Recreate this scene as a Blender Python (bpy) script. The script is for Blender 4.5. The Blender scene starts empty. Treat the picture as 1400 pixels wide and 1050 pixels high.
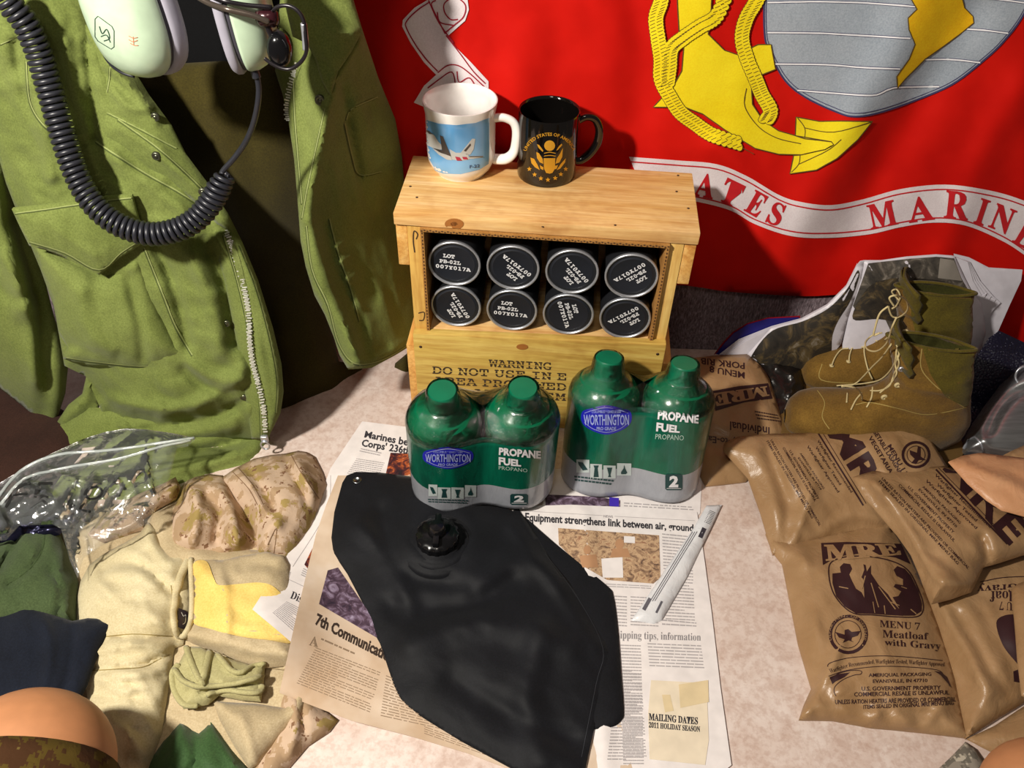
import bpy, bmesh, math, random
import numpy as np
from mathutils import Vector, Matrix
from mathutils.bvhtree import BVHTree
from mathutils.geometry import delaunay_2d_cdt

# ---------------------------------------------------------------- camera, world, lights, exposure
SC = bpy.context.scene
COL = SC.collection
CAM_H, PITCH, ROLL, FPX = 0.924, 44.0, 1.7, 1130.0
cam_data = bpy.data.cameras.new('camera')
cam = bpy.data.objects.new('camera', cam_data)
COL.objects.link(cam)
cam_data.sensor_width = 36.0
cam_data.lens = FPX / 1400.0 * 36.0
cam_data.clip_start = 0.01
RCAM = Matrix.Rotation(math.radians(90 - PITCH), 3, 'X') @ Matrix.Rotation(math.radians(ROLL), 3, 'Z')
cam.matrix_world = Matrix.Translation((0, 0, CAM_H)) @ RCAM.to_4x4()
SC.camera = cam

world = bpy.data.worlds.new('room_light')
SC.world = world
world.use_nodes = True
bg = world.node_tree.nodes['Background']
bg.inputs['Color'].default_value = (1.0, 0.84, 0.72, 1)
bg.inputs['Strength'].default_value = 0.085


def lamp(name, loc, target, size, power, color, kind='AREA'):
    d = bpy.data.lights.new(name, kind)
    d.energy = power
    d.color = color
    if kind == 'AREA':
        d.shape = 'DISK'
        d.size = size
    else:
        d.shadow_soft_size = size
    o = bpy.data.objects.new(name, d)
    COL.objects.link(o)
    o.location = loc
    o.rotation_euler = (Vector(target) - Vector(loc)).to_track_quat('-Z', 'Y').to_euler()
    return o


lamp('desk_lamp_light', (-0.74, 0.04, 1.30), (0.02, 0.72, 0.12), 0.10, 33.0, (1.0, 0.94, 0.84))
lamp('overhead_fill_light', (-0.15, -0.35, 2.1), (0.0, 0.7, 0.0), 0.35, 4.5, (1.0, 0.90, 0.78))  # added soft fill from overhead, not an actual fixture
SC.view_settings.view_transform = 'Standard'
SC.view_settings.look = 'None'
SC.view_settings.gamma = 1.0
SC.view_settings.use_curve_mapping = False
SC.view_settings.exposure = 0.0

# ---------------------------------------------------------------- pixel to point
RC = np.array(RCAM)
ORG = np.array([0.0, 0.0, CAM_H])


def rays(px, py):
    px = np.asarray(px, float); py = np.asarray(py, float)
    d = np.stack([(px - 700) / FPX, (525 - py) / FPX, -np.ones_like(px)], -1)
    return d @ RC.T


def PZ(px, py, z=0.0):
    d = rays(px, py)
    t = (np.asarray(z) - CAM_H) / d[..., 2]
    return ORG + d * np.asarray(t)[..., None]


def PY(px, py, y=1.0):
    d = rays(px, py)
    t = np.asarray(y) / d[..., 1]
    return ORG + d * np.asarray(t)[..., None]


def pix(p):
    q = (np.asarray(p, float) - ORG) @ RC
    return 700 + FPX * q[..., 0] / -q[..., 2], 525 - FPX * q[..., 1] / -q[..., 2]


# ---------------------------------------------------------------- numbers
def srgb(h):
    h = h.lstrip('#')
    c = [int(h[i:i + 2], 16) / 255 for i in (0, 2, 4)]
    return tuple(x / 12.92 if x <= 0.04045 else ((x + 0.055) / 1.055) ** 2.4 for x in c) + (1.0,)


def vnoise(x, y, seed=0):
    x = np.asarray(x, float); y = np.asarray(y, float)
    xi = np.floor(x).astype(np.int64); yi = np.floor(y).astype(np.int64)
    fx = x - xi; fy = y - yi
    fx = fx * fx * (3 - 2 * fx); fy = fy * fy * (3 - 2 * fy)

    def h(a, b):
        n = (a * 374761393 + b * 668265263 + seed * 974711) & 0x7fffffff
        n = ((n ^ (n >> 13)) * 1274126177) & 0x7fffffff
        return ((n ^ (n >> 16)) & 0xffff) / 65535.0 * 2 - 1
    return (h(xi, yi) * (1 - fx) + h(xi + 1, yi) * fx) * (1 - fy) + (h(xi, yi + 1) * (1 - fx) + h(xi + 1, yi + 1) * fx) * fy


def fbm(x, y, seed=0, oct=3):
    s = 0; a = 1.0
    for k in range(oct):
        s = s + a * vnoise(x * 2 ** k, y * 2 ** k, seed + k * 17)
        a *= 0.5
    return s


def seg_dist(px, py, pts, closed=False):
    px = np.asarray(px, float); py = np.asarray(py, float)
    best = np.full(px.shape, 1e9)
    n = len(pts)
    for i in range(n if closed else n - 1):
        ax, ay = pts[i]; bx, by = pts[(i + 1) % n]
        dx, dy = bx - ax, by - ay
        L = dx * dx + dy * dy + 1e-9
        t = np.clip(((px - ax) * dx + (py - ay) * dy) / L, 0, 1)
        best = np.minimum(best, np.hypot(px - ax - t * dx, py - ay - t * dy))
    return best


def inside(px, py, poly):
    c = np.zeros(np.shape(px), bool)
    n = len(poly)
    for i in range(n):
        x0, y0 = poly[i]; x1, y1 = poly[(i + 1) % n]
        if y0 == y1:
            continue
        m = ((y0 > py) != (y1 > py)) & (px < (x1 - x0) * (py - y0) / (y1 - y0) + x0)
        c ^= m
    return c


def smooth_poly(pts, k=6, closed=True):
    """Catmull-Rom through the points; a point given twice stays a corner."""
    n = len(pts)
    P = [np.array(p, float) for p in pts]
    out = []
    for i in range(n if closed else n - 1):
        p1, p2 = P[i], P[(i + 1) % n]
        if np.allclose(p1, p2):
            continue
        p0 = P[i - 1] if (closed or i > 0) else p1
        p3 = P[(i + 2) % n] if (closed or i + 2 < n) else p2
        for j in range(k):
            t = j / k
            out.append(tuple(0.5 * (2 * p1 + (p2 - p0) * t + (2 * p0 - 5 * p1 + 4 * p2 - p3) * t * t + (3 * p1 - p0 - 3 * p2 + p3) * t ** 3)))
    if not closed:
        out.append(tuple(P[-1]))
    return out


def resample(pts, step, closed=True):
    out = []
    n = len(pts)
    for i in range(n if closed else n - 1):
        a = np.array(pts[i], float); b = np.array(pts[(i + 1) % n], float)
        L = np.linalg.norm(b - a)
        m = max(1, int(round(L / step)))
        for j in range(m):
            out.append(tuple(a + (b - a) * j / m))
    if not closed:
        out.append(tuple(pts[-1]))
    return out


# ---------------------------------------------------------------- objects
ROOTM = {}
GEO = {}


def tag(o, label=None, cat=None, group=None, kind=None):
    if label: o['label'] = label
    if cat: o['category'] = cat
    if group: o['group'] = group
    if kind: o['kind'] = kind
    return o


def thing(name, label, cat, loc, rotz=0.0, group=None, tilt=None):
    o = bpy.data.objects.new(name, None)
    COL.objects.link(o)
    o.empty_display_size = 0.02
    M = Matrix.Translation(Vector(loc)) @ Matrix.Rotation(rotz, 4, 'Z')
    if tilt is not None:
        M = M @ tilt
    o.matrix_world = M
    ROOTM[o.name] = M
    return tag(o, label, cat, group)


def root_of(o):
    while o.parent:
        o = o.parent
    return o


def obj(name, verts, faces, mat, parent=None, world=True, smooth=True, sharp=None, mats=None, fmat=None, at=None):
    """One mesh object; vertices in world space (world=True) or in the thing's own frame."""
    V = np.asarray(verts, float).reshape(-1, 3)
    me = bpy.data.meshes.new(name)
    if parent is None:
        c = np.array(at if at is not None else [V[:, 0].mean(), V[:, 1].mean(), V[:, 2].min()])
        W = V
        me.from_pydata((V - c).tolist(), [], [list(map(int, f)) for f in faces])
        o = bpy.data.objects.new(name, me)
        o.location = c
        ROOTM[o.name] = Matrix.Translation(Vector(c))
        COL.objects.link(o)
    else:
        r = root_of(parent)
        M = ROOTM[r.name]
        if world:
            Mi = np.array(M.inverted())
            L = V @ Mi[:3, :3].T + Mi[:3, 3]
            W = V
        else:
            L = V
            Mn = np.array(M)
            W = V @ Mn[:3, :3].T + Mn[:3, 3]
        me.from_pydata(L.tolist(), [], [list(map(int, f)) for f in faces])
        o = bpy.data.objects.new(name, me)
        COL.objects.link(o)
        o.parent = parent
    for m in (mats or [mat]):
        me.materials.append(m)
    if fmat is not None:
        me.polygons.foreach_set('material_index', fmat)
    if smooth:
        me.polygons.foreach_set('use_smooth', [True] * len(me.polygons))
        if sharp:
            me.set_sharp_from_angle(angle=math.radians(sharp))
    me.validate()
    me.update()
    GEO[o.name] = (W, faces)
    return o


class Acc:
    def __init__(self):
        self.v = []; self.f = []

    def add(self, v, f):
        n = len(self.v)
        self.v.extend([tuple(p) for p in v])
        self.f.extend([tuple(i + n for i in q) for q in f])
        return self


def g_box(x0, x1, y0, y1, z0, z1, bev=0.0, seg=2):
    bm = bmesh.new()
    bmesh.ops.create_cube(bm, size=1.0)
    for v in bm.verts:
        v.co = Vector(((x0 + x1) / 2 + v.co.x * (x1 - x0), (y0 + y1) / 2 + v.co.y * (y1 - y0), (z0 + z1) / 2 + v.co.z * (z1 - z0)))
    if bev > 0:
        bmesh.ops.bevel(bm, geom=bm.edges[:], offset=bev, segments=seg, affect='EDGES', profile=0.6)
    bm.verts.ensure_lookup_table()
    v = [tuple(p.co) for p in bm.verts]
    f = [tuple(q.index for q in p.verts) for p in bm.faces]
    bm.free()
    return v, f


def g_lathe(prof, seg=32, c=(0, 0, 0), axis='z'):
    v = []; f = []
    for r, z in prof:
        for k in range(seg):
            a = 2 * math.pi * k / seg
            if axis == 'z':
                v.append((c[0] + r * math.cos(a), c[1] + r * math.sin(a), c[2] + z))
            elif axis == 'y':
                v.append((c[0] + r * math.cos(a), c[1] + z, c[2] + r * math.sin(a)))
            else:
                v.append((c[0] + z, c[1] + r * math.cos(a), c[2] + r * math.sin(a)))
    n = len(prof)
    for i in range(n - 1):
        for k in range(seg):
            a = i * seg + k; b = i * seg + (k + 1) % seg
            f.append((a, b, b + seg, a + seg))
    if prof[0][0] > 1e-6:
        f.append(tuple(range(seg))[::-1])
    if prof[-1][0] > 1e-6:
        f.append(tuple(range((n - 1) * seg, n * seg)))
    return v, f


def g_tube(pts, r, seg=8, closed=False, flat=1.0, caps=True):
    P = [Vector(p) for p in pts]
    n = len(P)
    R = r if hasattr(r, '__len__') else [r] * n
    v = []; f = []
    T = []
    for i in range(n):
        a = P[i - 1] if (i > 0 or closed) else P[i]
        b = P[(i + 1) % n] if (i < n - 1 or closed) else P[i]
        t = (b - a)
        T.append(t.normalized() if t.length > 1e-12 else Vector((0, 0, 1)))
    up = T[0].orthogonal().normalized()
    for i in range(n):
        up = (up - T[i] * up.dot(T[i]))
        up = up.normalized() if up.length > 1e-9 else T[i].orthogonal().normalized()
        s = T[i].cross(up)
        for k in range(seg):
            a = 2 * math.pi * k / seg
            v.append(tuple(P[i] + up * (R[i] * math.cos(a)) + s * (R[i] * flat * math.sin(a))))
    m = n if closed else n - 1
    for i in range(m):
        for k in range(seg):
            a = i * seg + k; b = i * seg + (k + 1) % seg
            c = ((i + 1) % n) * seg + (k + 1) % seg; d = ((i + 1) % n) * seg + k
            f.append((a, b, c, d))
    if not closed and caps:
        f.append(tuple(range(seg))[::-1]); f.append(tuple(range((n - 1) * seg, n * seg)))
    return v, f


def g_loft(rings, cap=True, closed=True):
    n = len(rings[0]); v = [tuple(p) for r in rings for p in r]; f = []
    for i in range(len(rings) - 1):
        for k in range(n if closed else n - 1):
            a = i * n + k; b = i * n + (k + 1) % n
            f.append((a, b, b + n, a + n))
    if cap:
        f.append(tuple(range(n))[::-1]); f.append(tuple(range((len(rings) - 1) * n, len(rings) * n)))
    return v, f


# ---------------------------------------------------------------- sheets: cloth, paper and bags with real relief
def cdt_fill(poly, step):
    poly = [tuple(p) for p in poly]
    xs = [p[0] for p in poly]; ys = [p[1] for p in poly]
    pts = list(poly)
    if step:
        gx, gy = np.meshgrid(np.arange(min(xs), max(xs), step), np.arange(min(ys), max(ys), step * 0.87))
        gx = gx.copy()
        gx[1::2] += step / 2
        gx = gx.ravel(); gy = gy.ravel()
        m = inside(gx, gy, poly)
        gx, gy = gx[m], gy[m]
        d = seg_dist(gx, gy, poly, True)
        m = d > step * 0.45
        pts += list(zip(gx[m].tolist(), gy[m].tolist()))
    n = len(poly)
    r = delaunay_2d_cdt([Vector(p) for p in pts], [], [list(range(n))], 1, 1e-5)
    V = [(v.x, v.y) for v in r[0]]
    F = [tuple(q) for q in r[2]]
    # CDT_INSIDE can still hold triangles across concave bays
    A = np.array(V); F2 = np.array(F)
    c = A[F2].mean(1)
    ok = inside(c[:, 0], c[:, 1], poly)
    F = [f for f, k in zip(F, ok) if k]
    return A, F


def relief(d, px, py, t=0.002, puff=0.0, w=25.0, ridges=(), noise=(), edge=8.0):
    h = np.full(px.shape, float(t))
    if puff:
        h += puff * (1 - np.exp(-(d / w)))
    e = 1 - np.exp(-(d / edge))
    for r in ridges:
        amp, width, pts = r[0], r[1], r[2]
        if len(pts) > 2 and not (len(r) > 3 and r[3] == 'raw'):
            pts = smooth_poly(pts, 4, False)
        q = seg_dist(px, py, pts)
        h += amp * np.exp(-(q / width) ** 2) * (0.25 + 0.75 * e)
    for nz in noise:   # (amp, scale along, scale across, angle, seed)
        a, s1, s2, ang, sd = nz
        ca, sa = math.cos(math.radians(ang)), math.sin(math.radians(ang))
        u = (px * ca + py * sa) / s1; v = (-px * sa + py * ca) / s2
        h += a * fbm(u, v, sd, 3) * (0.15 + 0.85 * e)
    return h


def sheet(name, poly, mat, parent=None, mode='z', base=0.0, step=6, sm=True, drop=None, label=None, cat=None, group=None, fold=None, **kw):
    """Closed body over the outline `poly`. mode z: lies on height `base`; mode y: hangs at depth `base` and
    swells towards the viewer. drop: thickness; None means down to the base."""
    if sm:
        poly = smooth_poly(poly, 5)
    poly = resample(poly, step)
    V, F = cdt_fill(poly, step)
    px, py = V[:, 0], V[:, 1]
    d = seg_dist(px, py, poly, True)
    h = relief(d, px, py, **kw)
    b = base(px, py) if callable(base) else np.full(px.shape, float(base))
    b0 = b
    if mode == 'z':
        h = np.maximum(h, 0.0006)
        P = PZ(px, py, b + h)
        ax = np.array([0, 0, -1.0])
    else:
        P = PY(px, py, b - h)
        ax = np.array([0, 1.0, 0])
    if fold is not None:
        P = fold(P, px, py)
    n = len(P)
    # boundary edges in order
    cnt = {}
    a0 = P[F[0][1]] - P[F[0][0]]; a1 = P[F[0][2]] - P[F[0][0]]
    nn = np.cross(a0, a1)
    if np.dot(nn, ORG - P[F[0][0]]) < 0:
        F = [f[::-1] for f in F]
    for f in F:
        for i in range(3):
            e = (f[i], f[(i + 1) % 3])
            cnt[e] = 1
    be = [e for e in cnt if (e[1], e[0]) not in cnt]
    bv = sorted({i for e in be for i in e})
    if drop is None:
        B = P.copy()
        if mode == 'z':
            B[:, 2] = b0
        else:
            B[:, 1] = b0
        L = B[bv]
    else:
        L = P[bv] + ax * drop
    idx = {v: n + k for k, v in enumerate(bv)}
    F2 = list(F)
    for a, c in be:
        F2.append((c, a, idx[a], idx[c]))
    nxt = dict(be)
    allv = [P, L]
    if drop is not None:
        # full back face, offset by the thickness
        inn = [i for i in range(n) if i not in idx]
        k0 = n + len(bv)
        for k, v in enumerate(inn):
            idx[v] = k0 + k
        allv.append(P[inn] + ax * drop)
        F2 += [(idx[f[2]], idx[f[1]], idx[f[0]]) for f in F]
    else:
        loop = [be[0][0]]
        while True:
            q = nxt.get(loop[-1])
            if q is None or q == loop[0] or len(loop) > len(be):
                break
            loop.append(q)
        F2.append(tuple(idx[i] for i in reversed(loop)))
    o = obj(name, np.vstack(allv), F2, mat, parent, sharp=75)
    GEO[o.name] = (P, F)
    if label:
        tag(o, label, cat, group)
    return o


# ---------------------------------------------------------------- print and seams laid on real surfaces
_bvh = {}


def bvh_of(objs):
    key = tuple(o.name for o in objs)
    if key not in _bvh:
        vs = []; fs = []
        for o in objs:
            W, F = GEO[o.name]
            n = len(vs)
            vs.extend(W.tolist() if hasattr(W, 'tolist') else W)
            fs.extend([tuple(int(i) + n for i in f) for f in F])
        _bvh[key] = BVHTree.FromPolygons(vs, fs)
    return _bvh[key]


def project(objs, px, py, eps):
    T = bvh_of(objs if isinstance(objs, (list, tuple)) else [objs])
    D = rays(np.asarray(px, float), np.asarray(py, float))
    out = np.full((len(D), 3), np.nan)
    o = Vector(ORG)
    for i, d in enumerate(D):
        d = Vector(d).normalized()
        hit, nr, ix, dist = T.ray_cast(o, d)
        if hit is None:
            continue
        if nr.dot(d) > 0:
            nr = -nr
        q = (nr - d).normalized()
        out[i] = hit + q * eps
    return out


def lay(name, objs, px, py, F, mat, parent, eps=0.0005, kind=None, label=None):
    """Thin print: pixel-plane triangles pressed on the surfaces of objs."""
    if not isinstance(objs, (list, tuple)):
        objs = [objs]
    P = project(objs, px, py, eps)
    ok = ~np.isnan(P[:, 0])
    F = [f for f in F if all(ok[i] for i in f)]
    if not F:
        return None
    # drop faces that bridge a step in depth
    lens = []
    for f in F:
        q = P[list(f)]
        lens.append(max(np.linalg.norm(q[i] - q[i - 1]) for i in range(len(f))))
    pl = []
    for f in F:
        q = np.stack([px[list(f)], py[list(f)]], 1)
        pl.append(max(np.linalg.norm(q[i] - q[i - 1]) for i in range(len(f))))
    F = [f for f, l, p in zip(F, lens, pl) if l < 0.0045 * max(p, 1.0) + 0.006]
    if not F:
        return None
    used = sorted({i for f in F for i in f})
    mp = {v: k for k, v in enumerate(used)}
    o = obj(name, P[used], [tuple(mp[i] for i in f) for f in F], mat, parent)
    if kind: o['kind'] = kind
    if label: o['label'] = label
    return o


def p_poly(pts, step=7, sm=False):
    if sm:
        pts = smooth_poly(pts, 5)
    if step:
        pts = resample(pts, step)
    V, F = cdt_fill(pts, step)
    return V, F


def p_ell(cx, cy, rx, ry, rot=0, n=24):
    a = np.arange(n) * 2 * np.pi / n
    c, s = math.cos(math.radians(rot)), math.sin(math.radians(rot))
    x = rx * np.cos(a); y = ry * np.sin(a)
    return [(cx + u * c - v * s, cy + u * s + v * c) for u, v in zip(x, y)]


def p_stroke(pts, w, sm=True, closed=False, step=5):
    if sm and len(pts) > 2:
        pts = smooth_poly(pts, 5, closed)
    pts = resample(pts, step, closed)
    A = np.array(pts, float)
    n = len(A)
    if closed:
        t = np.roll(A, -1, 0) - np.roll(A, 1, 0)
    else:
        t = np.gradient(A, axis=0)
    t /= np.linalg.norm(t, axis=1)[:, None] + 1e-9
    nr = np.stack([-t[:, 1], t[:, 0]], 1)
    W = np.asarray(w, float)
    W = np.interp(np.linspace(0, 1, n), np.linspace(0, 1, len(W)), W)[:, None] if W.ndim else W
    V = np.vstack([A - nr * W / 2, A + nr * W / 2])
    F = [(i, (i + 1) % n, n + (i + 1) % n, n + i) for i in range(n if closed else n - 1)]
    return V, F


def merge(parts):
    V = []; F = []; k = 0
    for v, f in parts:
        V.append(np.asarray(v, float)); F += [tuple(i + k for i in q) for q in f]; k += len(v)
    return np.vstack(V), F


SINGLES = ('handwritten_mark', 'photograph_detail', 'photograph', 'advert_box', 'banner_line', 'scroll_print_line', 'latitude_line', 'nylon_panel', 'jet_exhaust')
TINY = ('rope_strand_line', 'rope_outline', 'emblem_rope', 'picture_highlight', 'logo_lettering', 'fine_print', 'barcode')


def lay2(name, objs, parts, mat, parent, eps=0.0005, **kw):
    if name in SINGLES and len(parts) > 1:
        return [lay2(name, objs, [p], mat, parent, eps, **kw) for p in parts][0]
    V, F = merge(parts)
    if name in TINY:
        kw['kind'] = 'stuff'
    return lay(name, objs, V[:, 0].copy(), V[:, 1].copy(), F, mat, parent, eps, **kw)


_txt = {}
SERIF = (0x1D400, 0x1D41A, 0x1D7CE)
MONO = (0x1D670, 0x1D68A, 0x1D7F6)


def glyphs(s, style=None, bold=0.0, res=2):
    key = (s, style, bold, res)
    if key in _txt:
        return _txt[key]
    t = ''
    for c in s:
        if style and 'A' <= c <= 'Z': t += chr(style[0] + ord(c) - 65)
        elif style and 'a' <= c <= 'z': t += chr(style[1] + ord(c) - 97)
        elif style and '0' <= c <= '9': t += chr(style[2] + ord(c) - 48)
        else: t += c
    cu = bpy.data.curves.new('letters', 'FONT')
    cu.body = t
    cu.offset = bold
    cu.resolution_u = res
    ob = bpy.data.objects.new('letters', cu)
    COL.objects.link(ob)
    dg = bpy.context.evaluated_depsgraph_get()
    me = ob.evaluated_get(dg).to_mesh()
    V = np.array([v.co[:2] for v in me.vertices]); F = [tuple(p.vertices) for p in me.polygons]
    ob.evaluated_get(dg).to_mesh_clear()
    bpy.data.objects.remove(ob); bpy.data.curves.remove(cu)
    _txt[key] = (V, F)
    return V, F


def split_tris(V, F, L):
    """Cut long triangle edges so that print can follow a curved surface."""
    V = [tuple(v) for v in V]
    tri = []
    for f in F:
        for i in range(1, len(f) - 1):
            tri.append((f[0], f[i], f[i + 1]))
    for _ in range(7):
        mid = {}; out = []; ch = False
        for t in tri:
            e = [(math.dist(V[t[i]], V[t[(i + 1) % 3]]), i) for i in range(3)]
            l, i = max(e)
            if l <= L:
                out.append(t); continue
            ch = True
            a, b, c = t[i], t[(i + 1) % 3], t[(i + 2) % 3]
            k = (min(a, b), max(a, b))
            if k not in mid:
                mid[k] = len(V); V.append(((V[a][0] + V[b][0]) / 2, (V[a][1] + V[b][1]) / 2))
            m = mid[k]
            out += [(a, m, c), (m, b, c)]
        tri = out
        if not ch: break
    return np.array(V), tri


def p_text(s, quad, style=None, bold=0.0, cut=None, res=2, fit=None):
    """Text whose box fills the quad TL, TR, BR, BL (pixels)."""
    V, F = glyphs(s, style, bold, res)
    if not len(V):
        return np.zeros((0, 2)), []
    lo = V.min(0); hi = V.max(0)
    if fit:
        lo = np.array([lo[0], fit[0]]); hi = np.array([hi[0], fit[1]])
    U = (V - lo) / (hi - lo)
    TL, TR, BR, BL = [np.array(q, float) for q in quad]
    u = U[:, :1]; v = U[:, 1:]
    W = (BL * (1 - u) + BR * u) * (1 - v) + (TL * (1 - u) + TR * u) * v
    if cut:
        return split_tris(W, F, cut)
    return W, F


def p_arc_text(s, path, height, style=None, bold=0.0, cut=None, side=1, res=2):
    """Text set along a path (baseline), stretched to its length."""
    V, F = glyphs(s, style, bold, res)
    lo = V.min(0); hi = V.max(0)
    U = (V - lo) / (hi - lo)
    A = np.array(path, float)
    seg = np.r_[0, np.cumsum(np.linalg.norm(np.diff(A, axis=0), axis=1))]
    s_ = U[:, 0] * seg[-1]
    x = np.interp(s_, seg, A[:, 0]); y = np.interp(s_, seg, A[:, 1])
    T = np.gradient(A, axis=0)
    tx = np.interp(s_, seg, T[:, 0]); ty = np.interp(s_, seg, T[:, 1])
    L = np.hypot(tx, ty); tx /= L; ty /= L
    v = U[:, 1] * height * side
    W = np.stack([x + ty * v, y - tx * v], 1)
    if cut:
        return split_tris(W, F, cut)
    return W, F


def arc(cx, cy, rx, ry, a0, a1, n=16):
    return [(cx + rx * math.cos(math.radians(a0 + (a1 - a0) * i / (n - 1))), cy - ry * math.sin(math.radians(a0 + (a1 - a0) * i / (n - 1)))) for i in range(n)]


def bilin(quad, u, v):
    TL, TR, BR, BL = [np.array(q, float) for q in quad]
    return (TL * (1 - u) + TR * u) * (1 - v) + (BL * (1 - u) + BR * u) * v


def p_lines(quad, rows, seed=0, fill=0.55, wmin=0.03, wmax=0.11, left=0.0):
    """Rows of unreadably small print as short word strokes."""
    rnd = random.Random(seed)
    V = []; F = []
    for r in range(rows):
        v0 = (r + 0.5 - fill / 2) / rows; v1 = (r + 0.5 + fill / 2) / rows
        u = left
        end = 1.0 if rnd.random() < 0.85 else rnd.uniform(0.4, 0.9)
        while u < end:
            w = min(rnd.uniform(wmin, wmax), end - u)
            if w > 0.012:
                k = len(V)
                for (a, b) in ((u, v0), (u + w, v0), (u + w, v1), (u, v1)):
                    V.append(tuple(bilin(quad, a, b)))
                F.append((k, k + 1, k + 2, k + 3))
            u += w + 0.018
    return np.array(V), F

# ---------------------------------------------------------------- materials
def new_mat(name):
    m = bpy.data.materials.new(name)
    m.use_nodes = True
    nt = m.node_tree
    return m, nt, nt.nodes['Principled BSDF']


def setp(b, **k):
    for n, v in k.items():
        key = {'rough': 'Roughness', 'metal': 'Metallic', 'spec': 'Specular IOR Level', 'coat': 'Coat Weight', 'coatr': 'Coat Roughness',
               'sheen': 'Sheen Weight', 'sheenr': 'Sheen Roughness', 'trans': 'Transmission Weight', 'ior': 'IOR', 'alpha': 'Alpha'}.get(n, n)
        b.inputs[key].default_value = v


def tc(nt, scale=(1, 1, 1), space='Object', rot=(0, 0, 0)):
    c = nt.nodes.new('ShaderNodeTexCoord')
    mp = nt.nodes.new('ShaderNodeMapping')
    mp.inputs['Scale'].default_value = scale
    mp.inputs['Rotation'].default_value = rot
    nt.links.new(c.outputs[space], mp.inputs['Vector'])
    return mp.outputs['Vector']


def noise(nt, vec, scale, detail=3, rough=0.5, dist=0.0):
    n = nt.nodes.new('ShaderNodeTexNoise')
    n.inputs['Scale'].default_value = scale; n.inputs['Detail'].default_value = detail
    n.inputs['Roughness'].default_value = rough; n.inputs['Distortion'].default_value = dist
    nt.links.new(vec, n.inputs['Vector'])
    return n.outputs['Fac']


def ramp(nt, fac, stops, interp='LINEAR'):
    r = nt.nodes.new('ShaderNodeValToRGB')
    r.color_ramp.interpolation = interp
    el = r.color_ramp.elements
    while len(el) < len(stops): el.new(0.5)
    for e, (p, c) in zip(el, stops):
        e.position = p; e.color = srgb(c) if isinstance(c, str) else c
    nt.links.new(fac, r.inputs['Fac'])
    return r.outputs['Color']


def mixc(nt, fac, a, b, mode='MIX'):
    m = nt.nodes.new('ShaderNodeMix')
    m.data_type = 'RGBA'; m.blend_type = mode
    for s, v in (('Factor', fac), ('A', a), ('B', b)):
        i = [x for x in m.inputs if x.name == s and x.type == ('VALUE' if s == 'Factor' else 'RGBA')][0]
        if isinstance(v, (int, float)): i.default_value = v
        elif isinstance(v, tuple): i.default_value = v
        else: nt.links.new(v, i)
    return [x for x in m.outputs if x.type == 'RGBA'][0]


def bump(nt, b, height, strength, dist=0.001):
    n = nt.nodes.new('ShaderNodeBump')
    n.inputs['Strength'].default_value = strength; n.inputs['Distance'].default_value = dist
    nt.links.new(height, n.inputs['Height'])
    nt.links.new(n.outputs['Normal'], b.inputs['Normal'])
    return n


def plain(name, col, rough=0.5, **k):
    m, nt, b = new_mat(name)
    b.inputs['Base Color'].default_value = srgb(col)
    setp(b, rough=rough, **k)
    n = noise(nt, tc(nt), 60, 2)
    c = ramp(nt, n, [(0.3, tuple(x * 0.93 for x in srgb(col)[:3]) + (1,)), (0.7, tuple(min(1, x * 1.05) for x in srgb(col)[:3]) + (1,))])
    nt.links.new(c, b.inputs['Base Color'])
    return m


def cloth(name, c1, c2, weave=900, scale=14, rough=0.9, sheen=0.1, wr=0.35, wrs=45, var=None):
    m, nt, b = new_mat(name)
    v = tc(nt)
    n = noise(nt, v, scale, 4, 0.6)
    col = ramp(nt, n, [(0.3, c1), (0.72, c2)])
    fine = noise(nt, v, 500, 2)
    col = mixc(nt, 0.22, col, ramp(nt, fine, [(0.3, '#303030'), (0.7, '#ffffff')]), 'SOFT_LIGHT')
    nt.links.new(col, b.inputs['Base Color'])
    w = noise(nt, v, weave, 2)
    w2 = noise(nt, v, wrs, 4, 0.55, 0.4)
    mm = nt.nodes.new('ShaderNodeMath'); mm.operation = 'MULTIPLY_ADD'
    mm.inputs[1].default_value = 0.14
    nt.links.new(w, mm.inputs[0]); nt.links.new(w2, mm.inputs[2])
    bump(nt, b, mm.outputs[0], wr, 0.004)
    setp(b, rough=rough, sheen=sheen, spec=0.2)
    return m


def wood(name, grain='x', tone=('#d2a05c', '#e6bd7e', '#f2d29c'), shift=0.0):
    m, nt, b = new_mat(name)
    s = {'x': (2.0, 26, 26), 'y': (26, 2.0, 26), 'z': (26, 26, 2.0)}[grain]
    v = tc(nt, s)
    n = noise(nt, v, 1.3, 5, 0.6, 1.2)
    col = ramp(nt, n, [(0.28, tone[0]), (0.5, tone[1]), (0.72, tone[2])])
    v2 = tc(nt, tuple(q * 7 for q in s))
    n2 = noise(nt, v2, 1.2, 3, 0.6)
    col = mixc(nt, 0.35, col, ramp(nt, n2, [(0.35, '#b9803c'), (0.6, '#ffffff')]), 'MULTIPLY')
    v3 = tc(nt, (9, 9, 9))
    n3 = noise(nt, v3, 1.0, 4, 0.7)
    col = mixc(nt, 0.4, col, ramp(nt, n3, [(0.30, '#b27a3c'), (0.48, '#ffffff')]), 'MULTIPLY')
    nt.links.new(col, b.inputs['Base Color'])
    bump(nt, b, n2, 0.25, 0.001)
    setp(b, rough=0.55, spec=0.35)
    return m


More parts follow.
